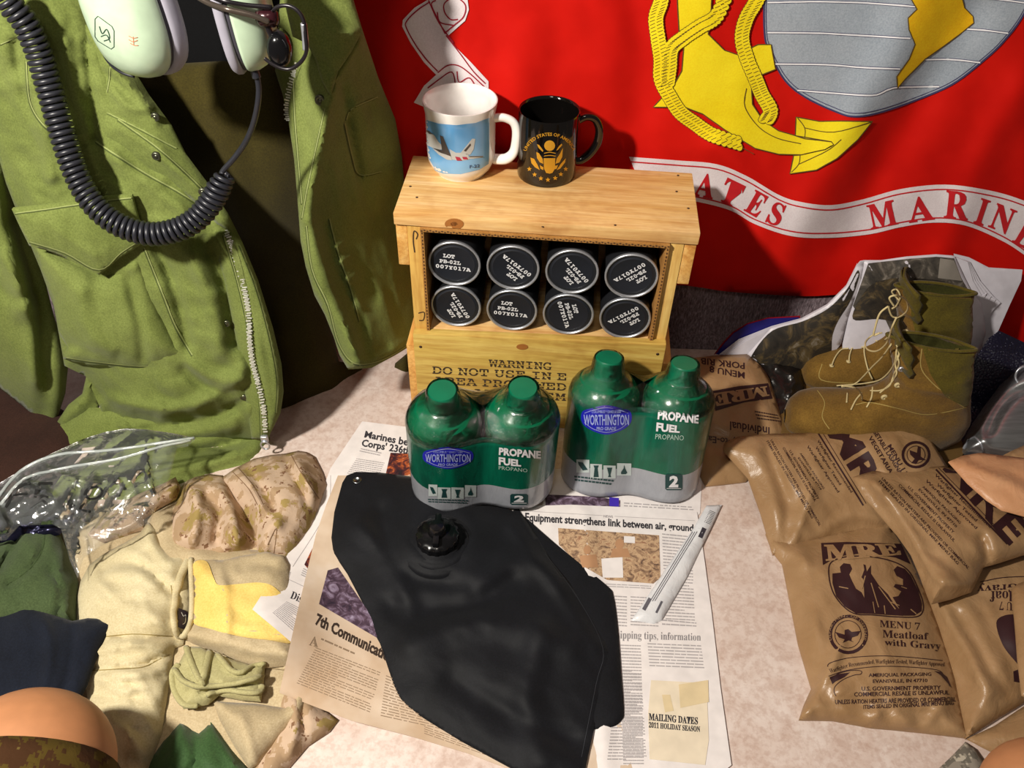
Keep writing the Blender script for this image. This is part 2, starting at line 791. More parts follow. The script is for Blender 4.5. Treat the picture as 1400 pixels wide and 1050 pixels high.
M = {}
M['wood_x'] = wood('pine_along', 'x')
M['wood_y'] = wood('pine_deep', 'y', ('#c98b44', '#e2ae60', '#f0c880'))
M['wood_z'] = wood('pine_upright', 'z', ('#c4944a', '#dcb25e', '#ecca7c'))
M['wood_old'] = wood('aged_pine', 'x', ('#b08c3e', '#cfae58', '#e2c872'))
M['knot'] = plain('pine_knot', '#a5672c', 0.6)
M['nail'] = plain('rusty_nail', '#4a3326', 0.5, metal=0.5)
M['ink'] = plain('stencil_ink', '#3b2a1a', 0.8)
M['card'] = cloth('corrugated_card', '#93652f', '#b5854a', 500, 30, 0.9, 0, 0.15)
M['carddark'] = plain('card_flute', '#4c3018', 0.9)
M['blackcan'] = plain('black_can', '#17181c', 0.5)
M['lid'] = plain('blackened_lid', '#1b1e26', 0.5, spec=0.4)
M['rim'] = plain('silver_rim', '#c9ccd4', 0.33, metal=0.75)
M['white_ink'] = plain('white_ink', '#dcdcdf', 0.7)
M['ceramic'] = plain('white_ceramic', '#efece8', 0.12, coat=0.4)
M['blackceramic'] = plain('black_ceramic', '#0c0a09', 0.08, coat=0.5)
M['gold'] = plain('gold_print', '#d09a2c', 0.35, metal=0.35)
M['sky_print'] = None
M['green_steel'] = plain('green_steel', '#03603f', 0.2, coat=0.25)
M['capgreen'] = plain('green_cap', '#056a4a', 0.35)
M['film_green'] = None
M['eyegrey'] = plain('brushed_grommet', '#8f9296', 0.3, metal=1.0)
M['blackfab'] = cloth('black_nylon', '#0b0c10', '#121318', 1200, 18, 0.66, 0.05, 0.25, 30)
M['blackplastic'] = plain('black_plastic', '#0d0d0f', 0.18)
M['red'] = None
M['bannerwhite'] = cloth('banner_white', '#d9cdd2', '#eee6e8', 900, 8, 0.85, 0, 0.12)
M['maroon'] = plain('maroon_print', '#a01530', 0.85)
M['bannerred'] = plain('banner_red', '#c4101c', 0.85)
M['yellow'] = cloth('emblem_yellow', '#ecd010', '#f8e428', 900, 8, 0.85, 0, 0.12)
M['orange'] = cloth('continent_gold', '#e2a80e', '#f2c81c', 900, 8, 0.85, 0, 0.12)
M['outline'] = plain('emblem_outline', '#5a4210', 0.85)
M['globe'] = cloth('globe_grey', '#96a0ac', '#a8b0ba', 900, 8, 0.85, 0, 0.12)
M['navyline'] = plain('navy_line', '#3a3560', 0.85)
M['whiteline'] = plain('white_line', '#f2f2f6', 0.85)
M['paper'] = plain('newsprint', '#e3dcda', 0.8)
M['papertan'] = None
M['newsink'] = plain('news_ink', '#2c2a30', 0.9)
M['newsinklight'] = plain('news_ink_light', '#a9a3a4', 0.9)
M['newsinktan'] = plain('news_ink_tan', '#86705a', 0.9)
M['mre'] = None
M['mreink'] = plain('brown_print', '#2f1216', 0.6)
M['mretan2'] = None
M['brass'] = plain('dark_snap', '#6d6f5e', 0.35, metal=0.9)
M['zip'] = plain('zip_metal', '#e6e6dc', 0.4, metal=0.35)
M['cupgreen'] = plain('ear_cup_green', '#b9ceb2', 0.28, coat=0.2)
M['cushion'] = plain('ear_cushion', '#9a97a4', 0.55)
M['cushiondark'] = plain('cushion_shell', '#3c3a42', 0.5)
M['cord'] = plain('cord_rubber', '#26272e', 0.38)
M['wire'] = plain('dark_wire', '#201c20', 0.3, metal=0.3)
M['jacket'] = cloth('olive_sateen', '#636e34', '#747f42', 1300, 10, 0.85, 0.08, 0.4, 34)
M['jacket2'] = cloth('olive_sateen_lining', '#69733c', '#768046', 1300, 10, 0.85, 0.1, 0.35, 38)
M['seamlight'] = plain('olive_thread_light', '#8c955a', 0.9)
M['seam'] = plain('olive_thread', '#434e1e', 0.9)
M['neckdark'] = cloth('shade_black_lining', '#050506', '#08080a', 900, 10, 0.95, 0.0, 0.15, 20)  # near-black puts the shade inside the jacket neck into the colour
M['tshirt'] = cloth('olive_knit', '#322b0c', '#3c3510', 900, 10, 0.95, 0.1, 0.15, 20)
M['boot'] = cloth('tan_suede', '#5e4418', '#7a5c24', 700, 22, 0.85, 0.15, 0.3, 50)
M['bootnyl'] = cloth('boot_nylon', '#4c4210', '#5e5218', 1200, 20, 0.8, 0.1, 0.4, 40)
M['sole'] = plain('boot_sole', '#5e4418', 0.8)
M['lace'] = plain('boot_lace', '#c9b887', 0.85)
M['steel'] = None
M['khaki'] = cloth('khaki_knit', '#bcae88', '#ccc09c', 900, 12, 0.95, 0.1, 0.3, 34)
M['khaki2'] = cloth('sand_knit', '#ac9a78', '#c0ae8c', 900, 12, 0.95, 0.1, 0.3, 34)
M['yellowcloth'] = cloth('yellow_fleece', '#d6b45e', '#e6ca78', 900, 12, 0.95, 0.1, 0.25, 34)
M['sage'] = cloth('sage_knit', '#a09a6c', '#b2aa7c', 900, 12, 0.95, 0.1, 0.3, 34)
M['greenshirt'] = cloth('green_knit', '#38462a', '#445232', 900, 12, 0.95, 0.1, 0.3, 34)
M['greensilk'] = cloth('dark_green_cloth', '#2f4a26', '#3a5830', 1200, 12, 0.7, 0.1, 0.3, 30)
M['navy'] = cloth('navy_knit', '#0e121c', '#161b27', 900, 12, 0.95, 0.05, 0.3, 34)
M['skin'] = plain('bare_skin', '#b07850', 0.55)
M['bootin'] = cloth('boot_lining', '#2c2c0e', '#3a3812', 900, 12, 0.95, 0.05, 0.2, 30)
M['shadebrown'] = cloth('shade_brown_cloth', '#2a1812', '#38221a', 900, 12, 0.95, 0.05, 0.3, 34)  # dark tone of the sheet that stands for shade by the sleeve


def flagred():
    m, nt, b = new_mat('flag_red')
    v = tc(nt)
    n = noise(nt, v, 6, 4, 0.6)
    c = ramp(nt, n, [(0.3, '#c00b04'), (0.7, '#d8170a')])
    nt.links.new(c, b.inputs['Base Color'])
    w = noise(nt, v, 1400, 2)
    bump(nt, b, w, 0.1, 0.001)
    setp(b, rough=0.7, spec=0.15, sheen=0.0)
    return m


def skyprint():
    m, nt, b = new_mat('mug_sky_print')
    v = tc(nt, (10, 10, 10))
    n = noise(nt, v, 1.2, 3)
    c = ramp(nt, n, [(0.3, '#4f93cc'), (0.7, '#8cc0e8')])
    nt.links.new(c, b.inputs['Base Color'])
    setp(b, rough=0.15, coat=0.4)
    return m


def mre_mat(name, c1, c2, rough=0.34):
    m, nt, b = new_mat(name)
    v = tc(nt)
    n = noise(nt, v, 20, 4, 0.6)
    c = ramp(nt, n, [(0.3, c1), (0.7, c2)])
    nt.links.new(c, b.inputs['Base Color'])
    w = noise(nt, v, 32, 5, 0.6, 1.5)
    bump(nt, b, w, 0.28, 0.006)
    setp(b, rough=rough, spec=0.45)
    return m


def tanpaper():
    m, nt, b = new_mat('yellowed_newsprint')
    v = tc(nt)
    n = noise(nt, v, 9, 4, 0.6)
    c = ramp(nt, n, [(0.3, '#b79a7c'), (0.55, '#cfbaa4'), (0.75, '#dccdc0')])
    nt.links.new(c, b.inputs['Base Color'])
    setp(b, rough=0.85)
    return m


def camo(name, base, spots, scale=55):
    m, nt, b = new_mat(name)
    v = tc(nt)
    sn = nt.nodes.new('ShaderNodeVectorMath'); sn.operation = 'SNAP'
    sn.inputs[1].default_value = (0.0022, 0.0022, 0.0022)
    nt.links.new(v, sn.inputs[0])
    c = srgb(base)
    for i, (col, th, sc) in enumerate(spots):
        n = noise(nt, sn.outputs[0], sc, 2 + i, 0.6)
        f = ramp(nt, n, [(th, '#000000'), (th + 0.01, '#ffffff')])
        c = mixc(nt, f, c, srgb(col))
    nt.links.new(c, b.inputs['Base Color'])
    w = noise(nt, v, 45, 4, 0.55, 0.4)
    bump(nt, b, w, 0.35, 0.004)
    setp(b, rough=0.9, spec=0.2)
    return m


def photo_mat(name, stops, scale=70, dist=1.5):
    m, nt, b = new_mat(name)
    v = tc(nt)
    n = noise(nt, v, scale, 5, 0.65, dist)
    c = ramp(nt, n, stops)
    nt.links.new(c, b.inputs['Base Color'])
    setp(b, rough=0.6)
    return m


def steel():
    m, nt, b = new_mat('brushed_steel')
    v = tc(nt, (6, 60, 60))
    n = noise(nt, v, 3, 3)
    c = ramp(nt, n, [(0.3, '#a2a4a6'), (0.7, '#c4c6c8')])
    nt.links.new(c, b.inputs['Base Color'])
    setp(b, rough=0.38, metal=0.9)
    return m


def film(name, tint='#ffffff', gloss=0.12, rough=0.08, body=0.05, wr=0.5, scale=60):
    """Clear plastic: mostly see-through, a little milky, glossy creases."""
    m = bpy.data.materials.new(name)
    m.use_nodes = True
    nt = m.node_tree
    nt.nodes.clear()
    out = nt.nodes.new('ShaderNodeOutputMaterial')
    tr = nt.nodes.new('ShaderNodeBsdfTransparent')
    gl = nt.nodes.new('ShaderNodeBsdfGlossy'); gl.inputs['Roughness'].default_value = rough
    df = nt.nodes.new('ShaderNodeBsdfDiffuse'); df.inputs['Color'].default_value = srgb(tint)
    fr = nt.nodes.new('ShaderNodeFresnel'); fr.inputs['IOR'].default_value = 1.5
    v = tc(nt)
    n = noise(nt, v, scale, 5, 0.6, 2.0)
    bp = nt.nodes.new('ShaderNodeBump'); bp.inputs['Strength'].default_value = wr; bp.inputs['Distance'].default_value = 0.006
    nt.links.new(n, bp.inputs['Height'])
    nt.links.new(bp.outputs['Normal'], gl.inputs['Normal']); nt.links.new(bp.outputs['Normal'], fr.inputs['Normal'])
    ad = nt.nodes.new('ShaderNodeMath'); ad.operation = 'ADD'; ad.inputs[1].default_value = gloss
    nt.links.new(fr.outputs[0], ad.inputs[0])
    m1 = nt.nodes.new('ShaderNodeMixShader'); m1.inputs[0].default_value = body
    nt.links.new(tr.outputs[0], m1.inputs[1]); nt.links.new(df.outputs[0], m1.inputs[2])
    m2 = nt.nodes.new('ShaderNodeMixShader')
    nt.links.new(ad.outputs[0], m2.inputs[0]); nt.links.new(m1.outputs[0], m2.inputs[1]); nt.links.new(gl.outputs[0], m2.inputs[2])
    nt.links.new(m2.outputs[0], out.inputs['Surface'])
    return m


def printed_film(name, col, dark):
    m, nt, b = new_mat(name)
    v = tc(nt, (22, 22, 5))
    n = noise(nt, v, 1.6, 4, 0.6, 0.6)
    c = ramp(nt, n, [(0.3, dark), (0.65, col)])
    nt.links.new(c, b.inputs['Base Color'])
    n2 = noise(nt, tc(nt, (60, 60, 16)), 1.3, 4, 0.6, 1.0)
    bump(nt, b, n2, 0.25, 0.003)
    setp(b, rough=0.24, coat=0.25, coatr=0.05)
    return m


def tabletop():
    m, nt, b = new_mat('mottled_laminate')
    v = tc(nt)
    n = noise(nt, v, 26, 6, 0.65, 0.5)
    c = ramp(nt, n, [(0.3, '#c9b1a4'), (0.5, '#d8c6bc'), (0.7, '#e3d5cd')])
    n2 = noise(nt, v, 150, 4, 0.6)
    c = mixc(nt, 0.3, c, ramp(nt, n2, [(0.38, '#c4a694'), (0.55, '#ffffff')]), 'MULTIPLY')
    nt.links.new(c, b.inputs['Base Color'])
    setp(b, rough=0.45)
    return m


def wallfab():
    m, nt, b = new_mat('grey_woven_upholstery')
    v = tc(nt)
    n = noise(nt, tc(nt, (1, 1, 0.25)), 420, 3, 0.7)
    c = ramp(nt, n, [(0.3, '#453a3e'), (0.55, '#84767c'), (0.75, '#b4a6ae')])
    nt.links.new(c, b.inputs['Base Color'])
    bump(nt, b, n, 0.5, 0.002)
    setp(b, rough=0.8)
    return m


def glitter():
    m, nt, b = new_mat('dark_glitter_cloth')
    v = tc(nt)
    vo = nt.nodes.new('ShaderNodeTexVoronoi'); vo.inputs['Scale'].default_value = 260
    nt.links.new(v, vo.inputs['Vector'])
    f = ramp(nt, vo.outputs['Distance'], [(0.08, '#ffffff'), (0.16, '#000000')])
    c = mixc(nt, f, srgb('#141226'), srgb('#8d8ca8'))
    nt.links.new(c, b.inputs['Base Color'])
    bump(nt, b, vo.outputs['Distance'], 0.6, 0.002)
    setp(b, rough=0.3)
    return m


M['red'] = flagred()
M['sky_print'] = skyprint()
M['mre'] = mre_mat('tan_retort_pouch', '#94734f', '#a4835f')
M['mretan2'] = mre_mat('pinkish_pouch', '#c08a62', '#cf9c74', 0.4)
M['papertan'] = tanpaper()
M['steel'] = steel()
M['bagfilm'] = film('clear_bag', '#dfe6e4', 0.02, 0.1, 0.05, 0.35, 16)
M['wrapfilm'] = film('clear_shrink_wrap', '#0d5a44', 0.0, 0.07, 0.0, 0.6, 55)
M['film_green'] = printed_film('green_printed_film', '#02634a', '#013c2e')
M['film_grey'] = printed_film('grey_printed_film', '#a3a6ae', '#8f929a')
M['table'] = tabletop()
M['wallfab'] = wallfab()
M['glitter'] = glitter()
M['marpat'] = camo('desert_camo', '#bda48c', [('#a58a6c', 0.50, 45), ('#9a8450', 0.58, 28), ('#7c5c44', 0.62, 75)])
M['camobrown'] = camo('brown_camo', '#3c2410', [('#4c3c12', 0.52, 60), ('#5c4c24', 0.66, 90)])
M['camogrey'] = camo('grey_camo', '#8c8478', [('#6b665c', 0.5, 60), ('#b0a898', 0.6, 80)])
M['photo_fire'] = photo_mat('photo_fire', [(0.35, '#20121c'), (0.5, '#4a1c20'), (0.62, '#c0602c'), (0.75, '#e8dccc')], 50)
M['photo_crowd'] = photo_mat('photo_crowd', [(0.3, '#4e3a34'), (0.45, '#9c7c60'), (0.55, '#c8a884'), (0.68, '#7c4a34'), (0.8, '#e4dcd8')], 90)
M['photo_night'] = photo_mat('photo_dusk', [(0.3, '#241a2c'), (0.48, '#4c3848'), (0.6, '#7c6a80'), (0.75, '#a89cb4')], 60)
M['photo_mag'] = photo_mat('magazine_photo', [(0.3, '#14110e'), (0.5, '#2e2820'), (0.6, '#57482c'), (0.75, '#8c8478')], 26)
M['photo_mag2'] = photo_mat('magazine_photo_grey', [(0.3, '#262320'), (0.5, '#4c463e'), (0.62, '#7a7268'), (0.78, '#aaa298')], 30)
M['magwhite'] = plain('magazine_paper', '#cfcbd4', 0.4)
M['gloss_box'] = plain('carton_tan', '#cdb98c', 0.8)
M['foil'] = mre_mat('white_foil', '#cfcfd2', '#e4e4e6', 0.25)

# ================================================================ THE SETTING
v, f = g_box(-1.9, 1.9, -0.6, 1.10, -0.80, -0.75)
o = obj('floor', v, f, plain('brown_floor', '#4a3426', 0.7), smooth=False); o['kind'] = 'structure'
prof = [(1.0595, -0.03), (1.0595, 0.0), (1.0725, 0.03), (1.0765, 0.10), (1.0765, 0.5), (1.0765, 1.3), (1.14, 1.3), (1.14, -0.75), (1.085, -0.75), (1.085, -0.035)]
ring = lambda x: [(x, a, b) for a, b in prof]
v, f = g_loft([ring(x) for x in np.linspace(-1.9, 1.9, 9)])
o = obj('wall_back', v, f, M['wallfab'], sharp=40); o['kind'] = 'structure'

TB = thing('table', 'beige mottled laminate table under all the gear', 'table', (0, 0.6, -0.75))
v, f = g_box(-1.15, 1.15, 0.16, 1.057, -0.028, 0.0, 0.004)
obj('tabletop', v, f, M['table'], TB, sharp=40)
v, f = g_box(-1.10, 1.10, 0.22, 1.02, -0.09, -0.0285, 0.002)
obj('apron', v, f, M['wood_x'], TB, sharp=40)
for sx in (-1.05, 1.05):
    for sy in (0.27, 0.97):
        v, f = g_lathe([(0.016, 0), (0.018, 0.01), (0.026, 0.66)], 16, (sx, sy, -0.75))
        obj('leg', v, f, M['cushiondark'], TB, sharp=40)

# ================================================================ FLAG
FLAG_POLY = [(430, -200), (430, -200), (1500, -200), (1500, -200), (1500, 505), (1500, 505), (1400, 472), (1364, 457), (1270, 425), (1180, 403), (1100, 405),
             (1000, 399), (950, 392), (900, 389), (600, 384), (455, 380), (455, 380)]
flag = thing('flag', 'red flag with yellow anchor and grey globe emblem hung on the back wall', 'flag', (0.35, 1.06, 0.07))
cloth_o = sheet('flag_cloth', FLAG_POLY, M['red'], flag, mode='y', base=1.07, step=9, drop=0.003, t=0.004, puff=0.006, w=60,
                ridges=[(0.016, 34, [(1265, -40), (1225, 70), (1150, 200), (1080, 330), (1060, 400)]),
                        (-0.012, 30, [(1330, 10), (1260, 130), (1200, 230), (1160, 330)]),
                        (0.010, 26, [(1400, 120), (1330, 240), (1280, 380)]),
                        (0.008, 30, [(700, -40), (720, 60), (690, 180)]),
                        (-0.008, 28, [(860, -60), (880, 100), (850, 240)]),
                        (0.008, 18, [(980, 200), (1050, 280), (1010, 380)]),
                        (0.006, 14, [(560, 0), (590, 120), (560, 260)])],
                noise=[(0.003, 160, 60, 70, 5), (0.0012, 50, 25, 60, 9)])


def lay_flag(name, parts, mat, eps, **kw):
    return lay2(name, cloth_o, parts, mat, flag, eps, **kw)


# globe
GL = [(1046, -20), (1045, 44), (1052, 70), (1072, 108), (1100, 132), (1144, 153), (1168, 159), (1200, 154), (1248, 138), (1300, 116), (1340, 86),
      (1372, 56), (1402, 14), (1425, -50), (1420, -130), (1340, -195), (1130, -195), (1060, -110)]
lay_flag('emblem_globe', [p_poly(GL, 12, True)], M['globe'], 0.0012)
lay_flag('globe_outline', [p_stroke(GL, 2.4, True, True), p_stroke([(q[0] * 0.984 + 1225 * 0.016, q[1] * 0.975 - 15 * 0.025) for q in GL], 1.0, True, True)], M['navyline'], 0.0018)
lats = [[(1049, 3), (1120, 2), (1190, 4), (1254, 9)], [(1318, -6), (1360, -2), (1405, 4)], [(1049, 44), (1120, 45), (1190, 49), (1244, 52)], [(1316, 39), (1345, 41), (1378, 45)],
        [(1060, 87), (1128, 88), (1180, 92), (1230, 94)], [(1264, 81), (1300, 81), (1340, 85)], [(1090, 123), (1140, 127), (1192, 130), (1214, 122), (1230, 119), (1284, 118)],
        [(1050, -42), (1140, -44), (1240, -40)]]
lay_flag('latitude_line', [p_stroke(l, 3.6) for l in lats], M['navyline'], 0.0016)
lay_flag('latitude_line', [p_stroke(l, 2.0) for l in lats], M['whiteline'], 0.0020)
SA = [(1238, -60), (1240, -12), (1253, 12), (1241, 24), (1242, 40), (1250, 60), (1242, 80), (1225, 104), (1226, 120), (1237, 107), (1264, 80), (1290, 62), (1312, 46),
      (1331, 31), (1330, 22), (1318, 10), (1310, -20), (1290, -70)]
lay_flag('globe_continent', [p_poly(SA, 9)], M['orange'], 0.0024)
lay_flag('globe_continent_outline', [p_stroke(SA, 1.3, False, True)], M['outline'], 0.0028)
# anchor
AN = [(930, -60), (926, 0), (928, 40), (935, 60), (932, 96), (922, 114), (912, 132), (926, 142), (960, 155), (992, 178), (1032, 202), (1064, 210), (1096, 211), (1128, 204), (1140, 197),
      (1137, 193), (1088, 185), (1064, 178), (1042, 163), (1028, 142), (1027, 122), (1040, 102), (1060, 94), (1054, 60), (1036, 60), (1008, 74), (990, 68), (968, 46), (972, 10), (976, -60)]
lay_flag('emblem_anchor', [p_poly(AN, 9)], M['yellow'], 0.0024)
FL = [(1088, 159), (1120, 165), (1192, 165), (1172, 190), (1144, 216), (1116, 232), (1080, 237), (1085, 212), (1096, 211), (1128, 204), (1140, 197), (1137, 193), (1100, 189), (1087, 185)]
lay_flag('anchor_fluke', [p_poly(FL, 8)], M['yellow'], 0.0026)
lay_flag('anchor_fluke', [p_poly([(893, 146), (905, 133), (914, 140), (912, 146)], 6)], M['yellow'], 0.0026)
lay_flag('anchor_outline', [p_stroke(AN, 1.4, False, True), p_stroke(FL, 1.4, False, True), p_stroke([(893, 146), (905, 133), (914, 140), (912, 146)], 1.3, False, True),
                            p_stroke([(1090, 160), (1100, 174), (1100, 188)], 1.1), p_stroke([(1100, 174), (1140, 180), (1190, 166)], 1.1),
                            p_stroke([(1082, 235), (1092, 224), (1094, 212)], 1.1), p_stroke([(1092, 224), (1130, 206), (1150, 190)], 1.1),
                            p_stroke([(1020, 120), (1018, 145), (1036, 172), (1062, 188), (1095, 196)], 1.1),
                            p_stroke([(916, 142), (958, 164), (990, 188), (1030, 210)], 1.1), p_stroke([(928, 60), (924, 96), (914, 118)], 1.1)], M['outline'], 0.0031)
# rope
ropes = [[(906, -30), (904, 0), (897, 24), (900, 52), (904, 80), (904, 108), (916, 132), (930, 153), (950, 168), (974, 184), (1012, 196)],
         [(996, -20), (980, 20), (956, 36), (934, 51), (918, 66), (915, 92), (912, 116)],
         [(1046, -26), (1034, 0), (1020, 24), (1014, 52), (1021, 80), (1033, 108), (1041, 128), (1053, 150), (1047, 164)]]
dk = []; lt = []
for rp in ropes:
    path = resample(smooth_poly(rp, 6, False), 7.0, False)
    for i in range(len(path) - 1):
        a, b = path[i], path[i + 1]
        ang = math.degrees(math.atan2(b[1] - a[1], b[0] - a[0]))
        tx, ty = math.cos(math.radians(ang)), math.sin(math.radians(ang))
        for s in (-1, 1):
            cx = a[0] - ty * s * 4.6 + (3.5 * tx if s > 0 else 0); cy = a[1] + tx * s * 4.6 + (3.5 * ty if s > 0 else 0)
            dk.append(p_poly(p_ell(cx, cy, 6.6, 5.3, ang + 62, 12), None))
            lt.append((p_poly(p_ell(cx, cy, 5.8, 4.4, ang + 62, 12), None)))
lay_flag('rope_outline', dk, M['outline'], 0.0036)
lay_flag('emblem_rope', lt, M['yellow'], 0.0041)
lay_flag('rope_strand_line', [p_stroke([(l[0][:, 0].mean() - 3.4, l[0][:, 1].mean() + 1.5), (l[0][:, 0].mean() + 3.4, l[0][:, 1].mean() - 1.5)], 0.8, False) for l in lt], M['outline'], 0.0044)
# banner
BT = [(860, 214), (926, 219), (980, 224), (1020, 240), (1064, 266), (1096, 276), (1136, 280), (1180, 272), (1232, 258), (1292, 252), (1352, 260), (1400, 274), (1460, 300)]
BB = [(880, 262), (956, 276), (1000, 288), (1032, 306), (1080, 322), (1128, 325), (1188, 320), (1232, 310), (1276, 304), (1320, 308), (1368, 328), (1400, 348), (1440, 378)]
bt = smooth_poly(BT, 5, False); bb = smooth_poly(BB, 5, False)
lay_flag('emblem_banner', [p_poly(bt + bb[::-1], 8)], M['bannerwhite'], 0.0014)
lay_flag('banner_line', [p_stroke([(x, y + 6.5) for x, y in BT], 1.8), p_stroke([(x, y - 6.5) for x, y in BB], 1.8)], M['bannerred'], 0.0020)
for ch, cx, cy, w, h, rot in (('A', 964, 253, 27, 33, 12), ('T', 1000, 263, 28, 34, 26), ('E', 1034, 278, 22, 33, 30), ('S', 1061, 292, 19, 32, 24), ('M', 1206, 293, 38, 34, -12),
                              ('A', 1258, 285, 36, 34, -8), ('R', 1308, 280, 32, 38, 6), ('I', 1342, 289, 14, 36, 18), ('N', 1370, 299, 30, 36, 22), ('E', 1402, 320, 24, 36, 30), ('S', 1428, 340, 22, 34, 34)):
    c, s = math.cos(math.radians(rot)), math.sin(math.radians(rot))
    q = [(cx + a * w / 2 * c - b * h / 2 * s, cy + a * w / 2 * s + b * h / 2 * c) for a, b in ((-1, -1), (1, -1), (1, 1), (-1, 1))]
    lay_flag('banner_letter', [p_text(ch, q, SERIF, 0.012, 9)], M['bannerred'], 0.0024)
# folded scroll end, upper left
SCR = [(600, -30), (584, 0), (567, 10), (551, 27), (550, 36), (562, 59), (580, 85), (596, 102), (580, 117), (566, 140), (590, 150), (668, 125), (668, 111), (644, 85), (621, 62), (611, 50),
       (636, 28), (641, 13), (636, -30)]
lay_flag('scroll_print', [p_poly(SCR, 9)], M['bannerwhite'], 0.0014)
INN = [[(588, 2), (570, 14), (556, 29), (556, 38), (568, 60), (584, 82), (598, 97)], [(598, 99), (612, 89), (626, 89), (640, 98), (662, 118)], [(585, 120), (600, 108), (618, 98), (623, 118)],
       [(625, 97), (628, 112), (642, 106), (652, 122)], [(610, 48), (630, 74), (648, 98), (664, 114)], [(608, 45), (621, 34), (634, 22), (636, 6), (622, -4), (608, 4), (608, 16), (616, 26), (626, 26)],
       [(596, 0), (590, 6), (600, 28), (609, 46)], [(598, 16), (602, 30), (620, 34)], [(586, 0), (600, 30), (620, 58)]]
lay_flag('scroll_print_line', [p_stroke(l, 1.7) for l in INN], M['maroon'], 0.0020)

# ================================================================ CRATE
HC = 0.357
A_ = PZ(537, 291, HC); B_ = PZ(958, 319, HC)
yaw = math.atan2(B_[1] - A_[1], B_[0] - A_[0])
W_ = float(np.linalg.norm(B_ - A_))
crate = thing('wooden_crate', 'pine ammunition crate with an open front and two mugs on top', 'crate', (A_[0], A_[1], 0), yaw)
ux = np.array([math.cos(yaw), math.sin(yaw), 0]); uy = np.array([-math.sin(yaw), math.cos(yaw), 0])


def on_front(px, py, y=0.0):
    """Crate-frame (x, z) of the pixel on the plane y of the crate."""
    d = rays(px, py)
    o = np.array([A_[0], A_[1], 0]) + uy * y
    t = np.dot(o - ORG, uy) / np.dot(d, uy)
    p = ORG + d * t - o
    return float(np.dot(p, ux)), float(p[2])


DEP = float(np.dot(PZ(575, 213, HC) - A_, uy))
TOPT = 0.0175
YF = 0.003
z1 = on_front(740, 455, YF)[1]          # top of the front panel
zL = on_front(567, 447.5, YF)[1]; zR = on_front(912, 463, YF)[1]
print('crate', W_, DEP, yaw, z1)


def cbox(name, mat, x0, x1, y0, y1, za, zb, bev=0.0012):
    v, f = g_box(x0, x1, y0, y1, za, zb, bev)
    return obj(name, v, f, mat, crate, world=False, sharp=35)


cbox('top_board', M['wood_x'], 0, W_, 0, DEP, HC - TOPT, HC, 0.0018)
cbox('side_panel', M['wood_z'], 0.0155, 0.0335, YF, DEP - 0.006, 0.0, HC - TOPT - 0.0002)
cbox('side_panel', M['wood_z'], W_ - 0.0345, W_ - 0.0165, YF, DEP - 0.006, 0.0, HC - TOPT - 0.0002)
for x0, x1 in ((0.001, 0.0153), (W_ - 0.0163, W_ - 0.001)):
    cbox('batten', M['wood_y'], x0, x1, YF + 0.001, DEP - 0.004, HC - TOPT - 0.064, HC - TOPT - 0.0004)
    cbox('batten', M['wood_y'], x0, x1, YF + 0.001, DEP - 0.004, 0.004, 0.135)
v, f = g_box(0.0148, W_ - 0.0158, -0.011, YF - 0.0003, 0.0, z1, 0.0025)
v = [(x, y, z if z < z1 / 2 else z - z1 + zL + (zR - zL) * (x - 0.0148) / (W_ - 0.0306)) for x, y, z in v]
front = obj('front_panel', v, f, M['wood_old'], crate, world=False, sharp=35)
cbox('back_panel', M['wood_x'], 0.0337, W_ - 0.0347, DEP - 0.016, DEP - 0.006, 0.0, HC - TOPT - 0.0004)
cbox('shelf_board', M['wood_x'], 0.0337, W_ - 0.0347, YF + 0.0004, DEP - 0.0165, z1 - 0.018, z1 - 0.006)
# cardboard liner
xl0, xl1 = 0.0338, W_ - 0.0348
zl0, zl1 = z1 - 0.0058, HC - TOPT - 0.0008
T = 0.0042
liner = cbox('cardboard_liner', M['card'], xl0, xl1, -0.0040, DEP - 0.018, zl1 - T, zl1, 0)
for x0, x1 in ((xl0, xl0 + T), (xl1 - T, xl1)):
    cbox('cardboard_liner', M['card'], x0, x1, -0.0030, DEP - 0.018, zl0, zl1 - T - 0.0001, 0)
a = Acc()
n = 84
for k in range(n):
    x = xl0 + (k + 0.5) * (xl1 - xl0) / n
    s = 0.0015 if k % 2 else -0.0015
    v, f = g_box(x - 0.0011, x + 0.0011, -0.0046, -0.0039, zl1 - T / 2 - 0.0007 + s * 0.35, zl1 - T / 2 + 0.0007 + s * 0.35)
    a.add(v, f)
for xx in (xl0 + T / 2, xl1 - T / 2):
    for k in range(30):
        z = zl0 + (k + 0.5) * (zl1 - T - zl0) / 30
        v, f = g_box(xx - 0.0007, xx + 0.0007, -0.0036, -0.0029, z - 0.0012, z + 0.0012)
        a.add(v, f)
o = obj('corrugation', a.v, a.f, M['carddark'], crate, world=False, smooth=False); o['kind'] = 'stuff'
# knots and nails
topb = bpy.data.objects['top_board']


def cknot(name, px, py, rx, ry, mat, tgt, rot=0):
    lay2(name, tgt, [p_poly(p_ell(px, py, rx, ry, rot, 20), 3)], mat, crate, 0.0007)


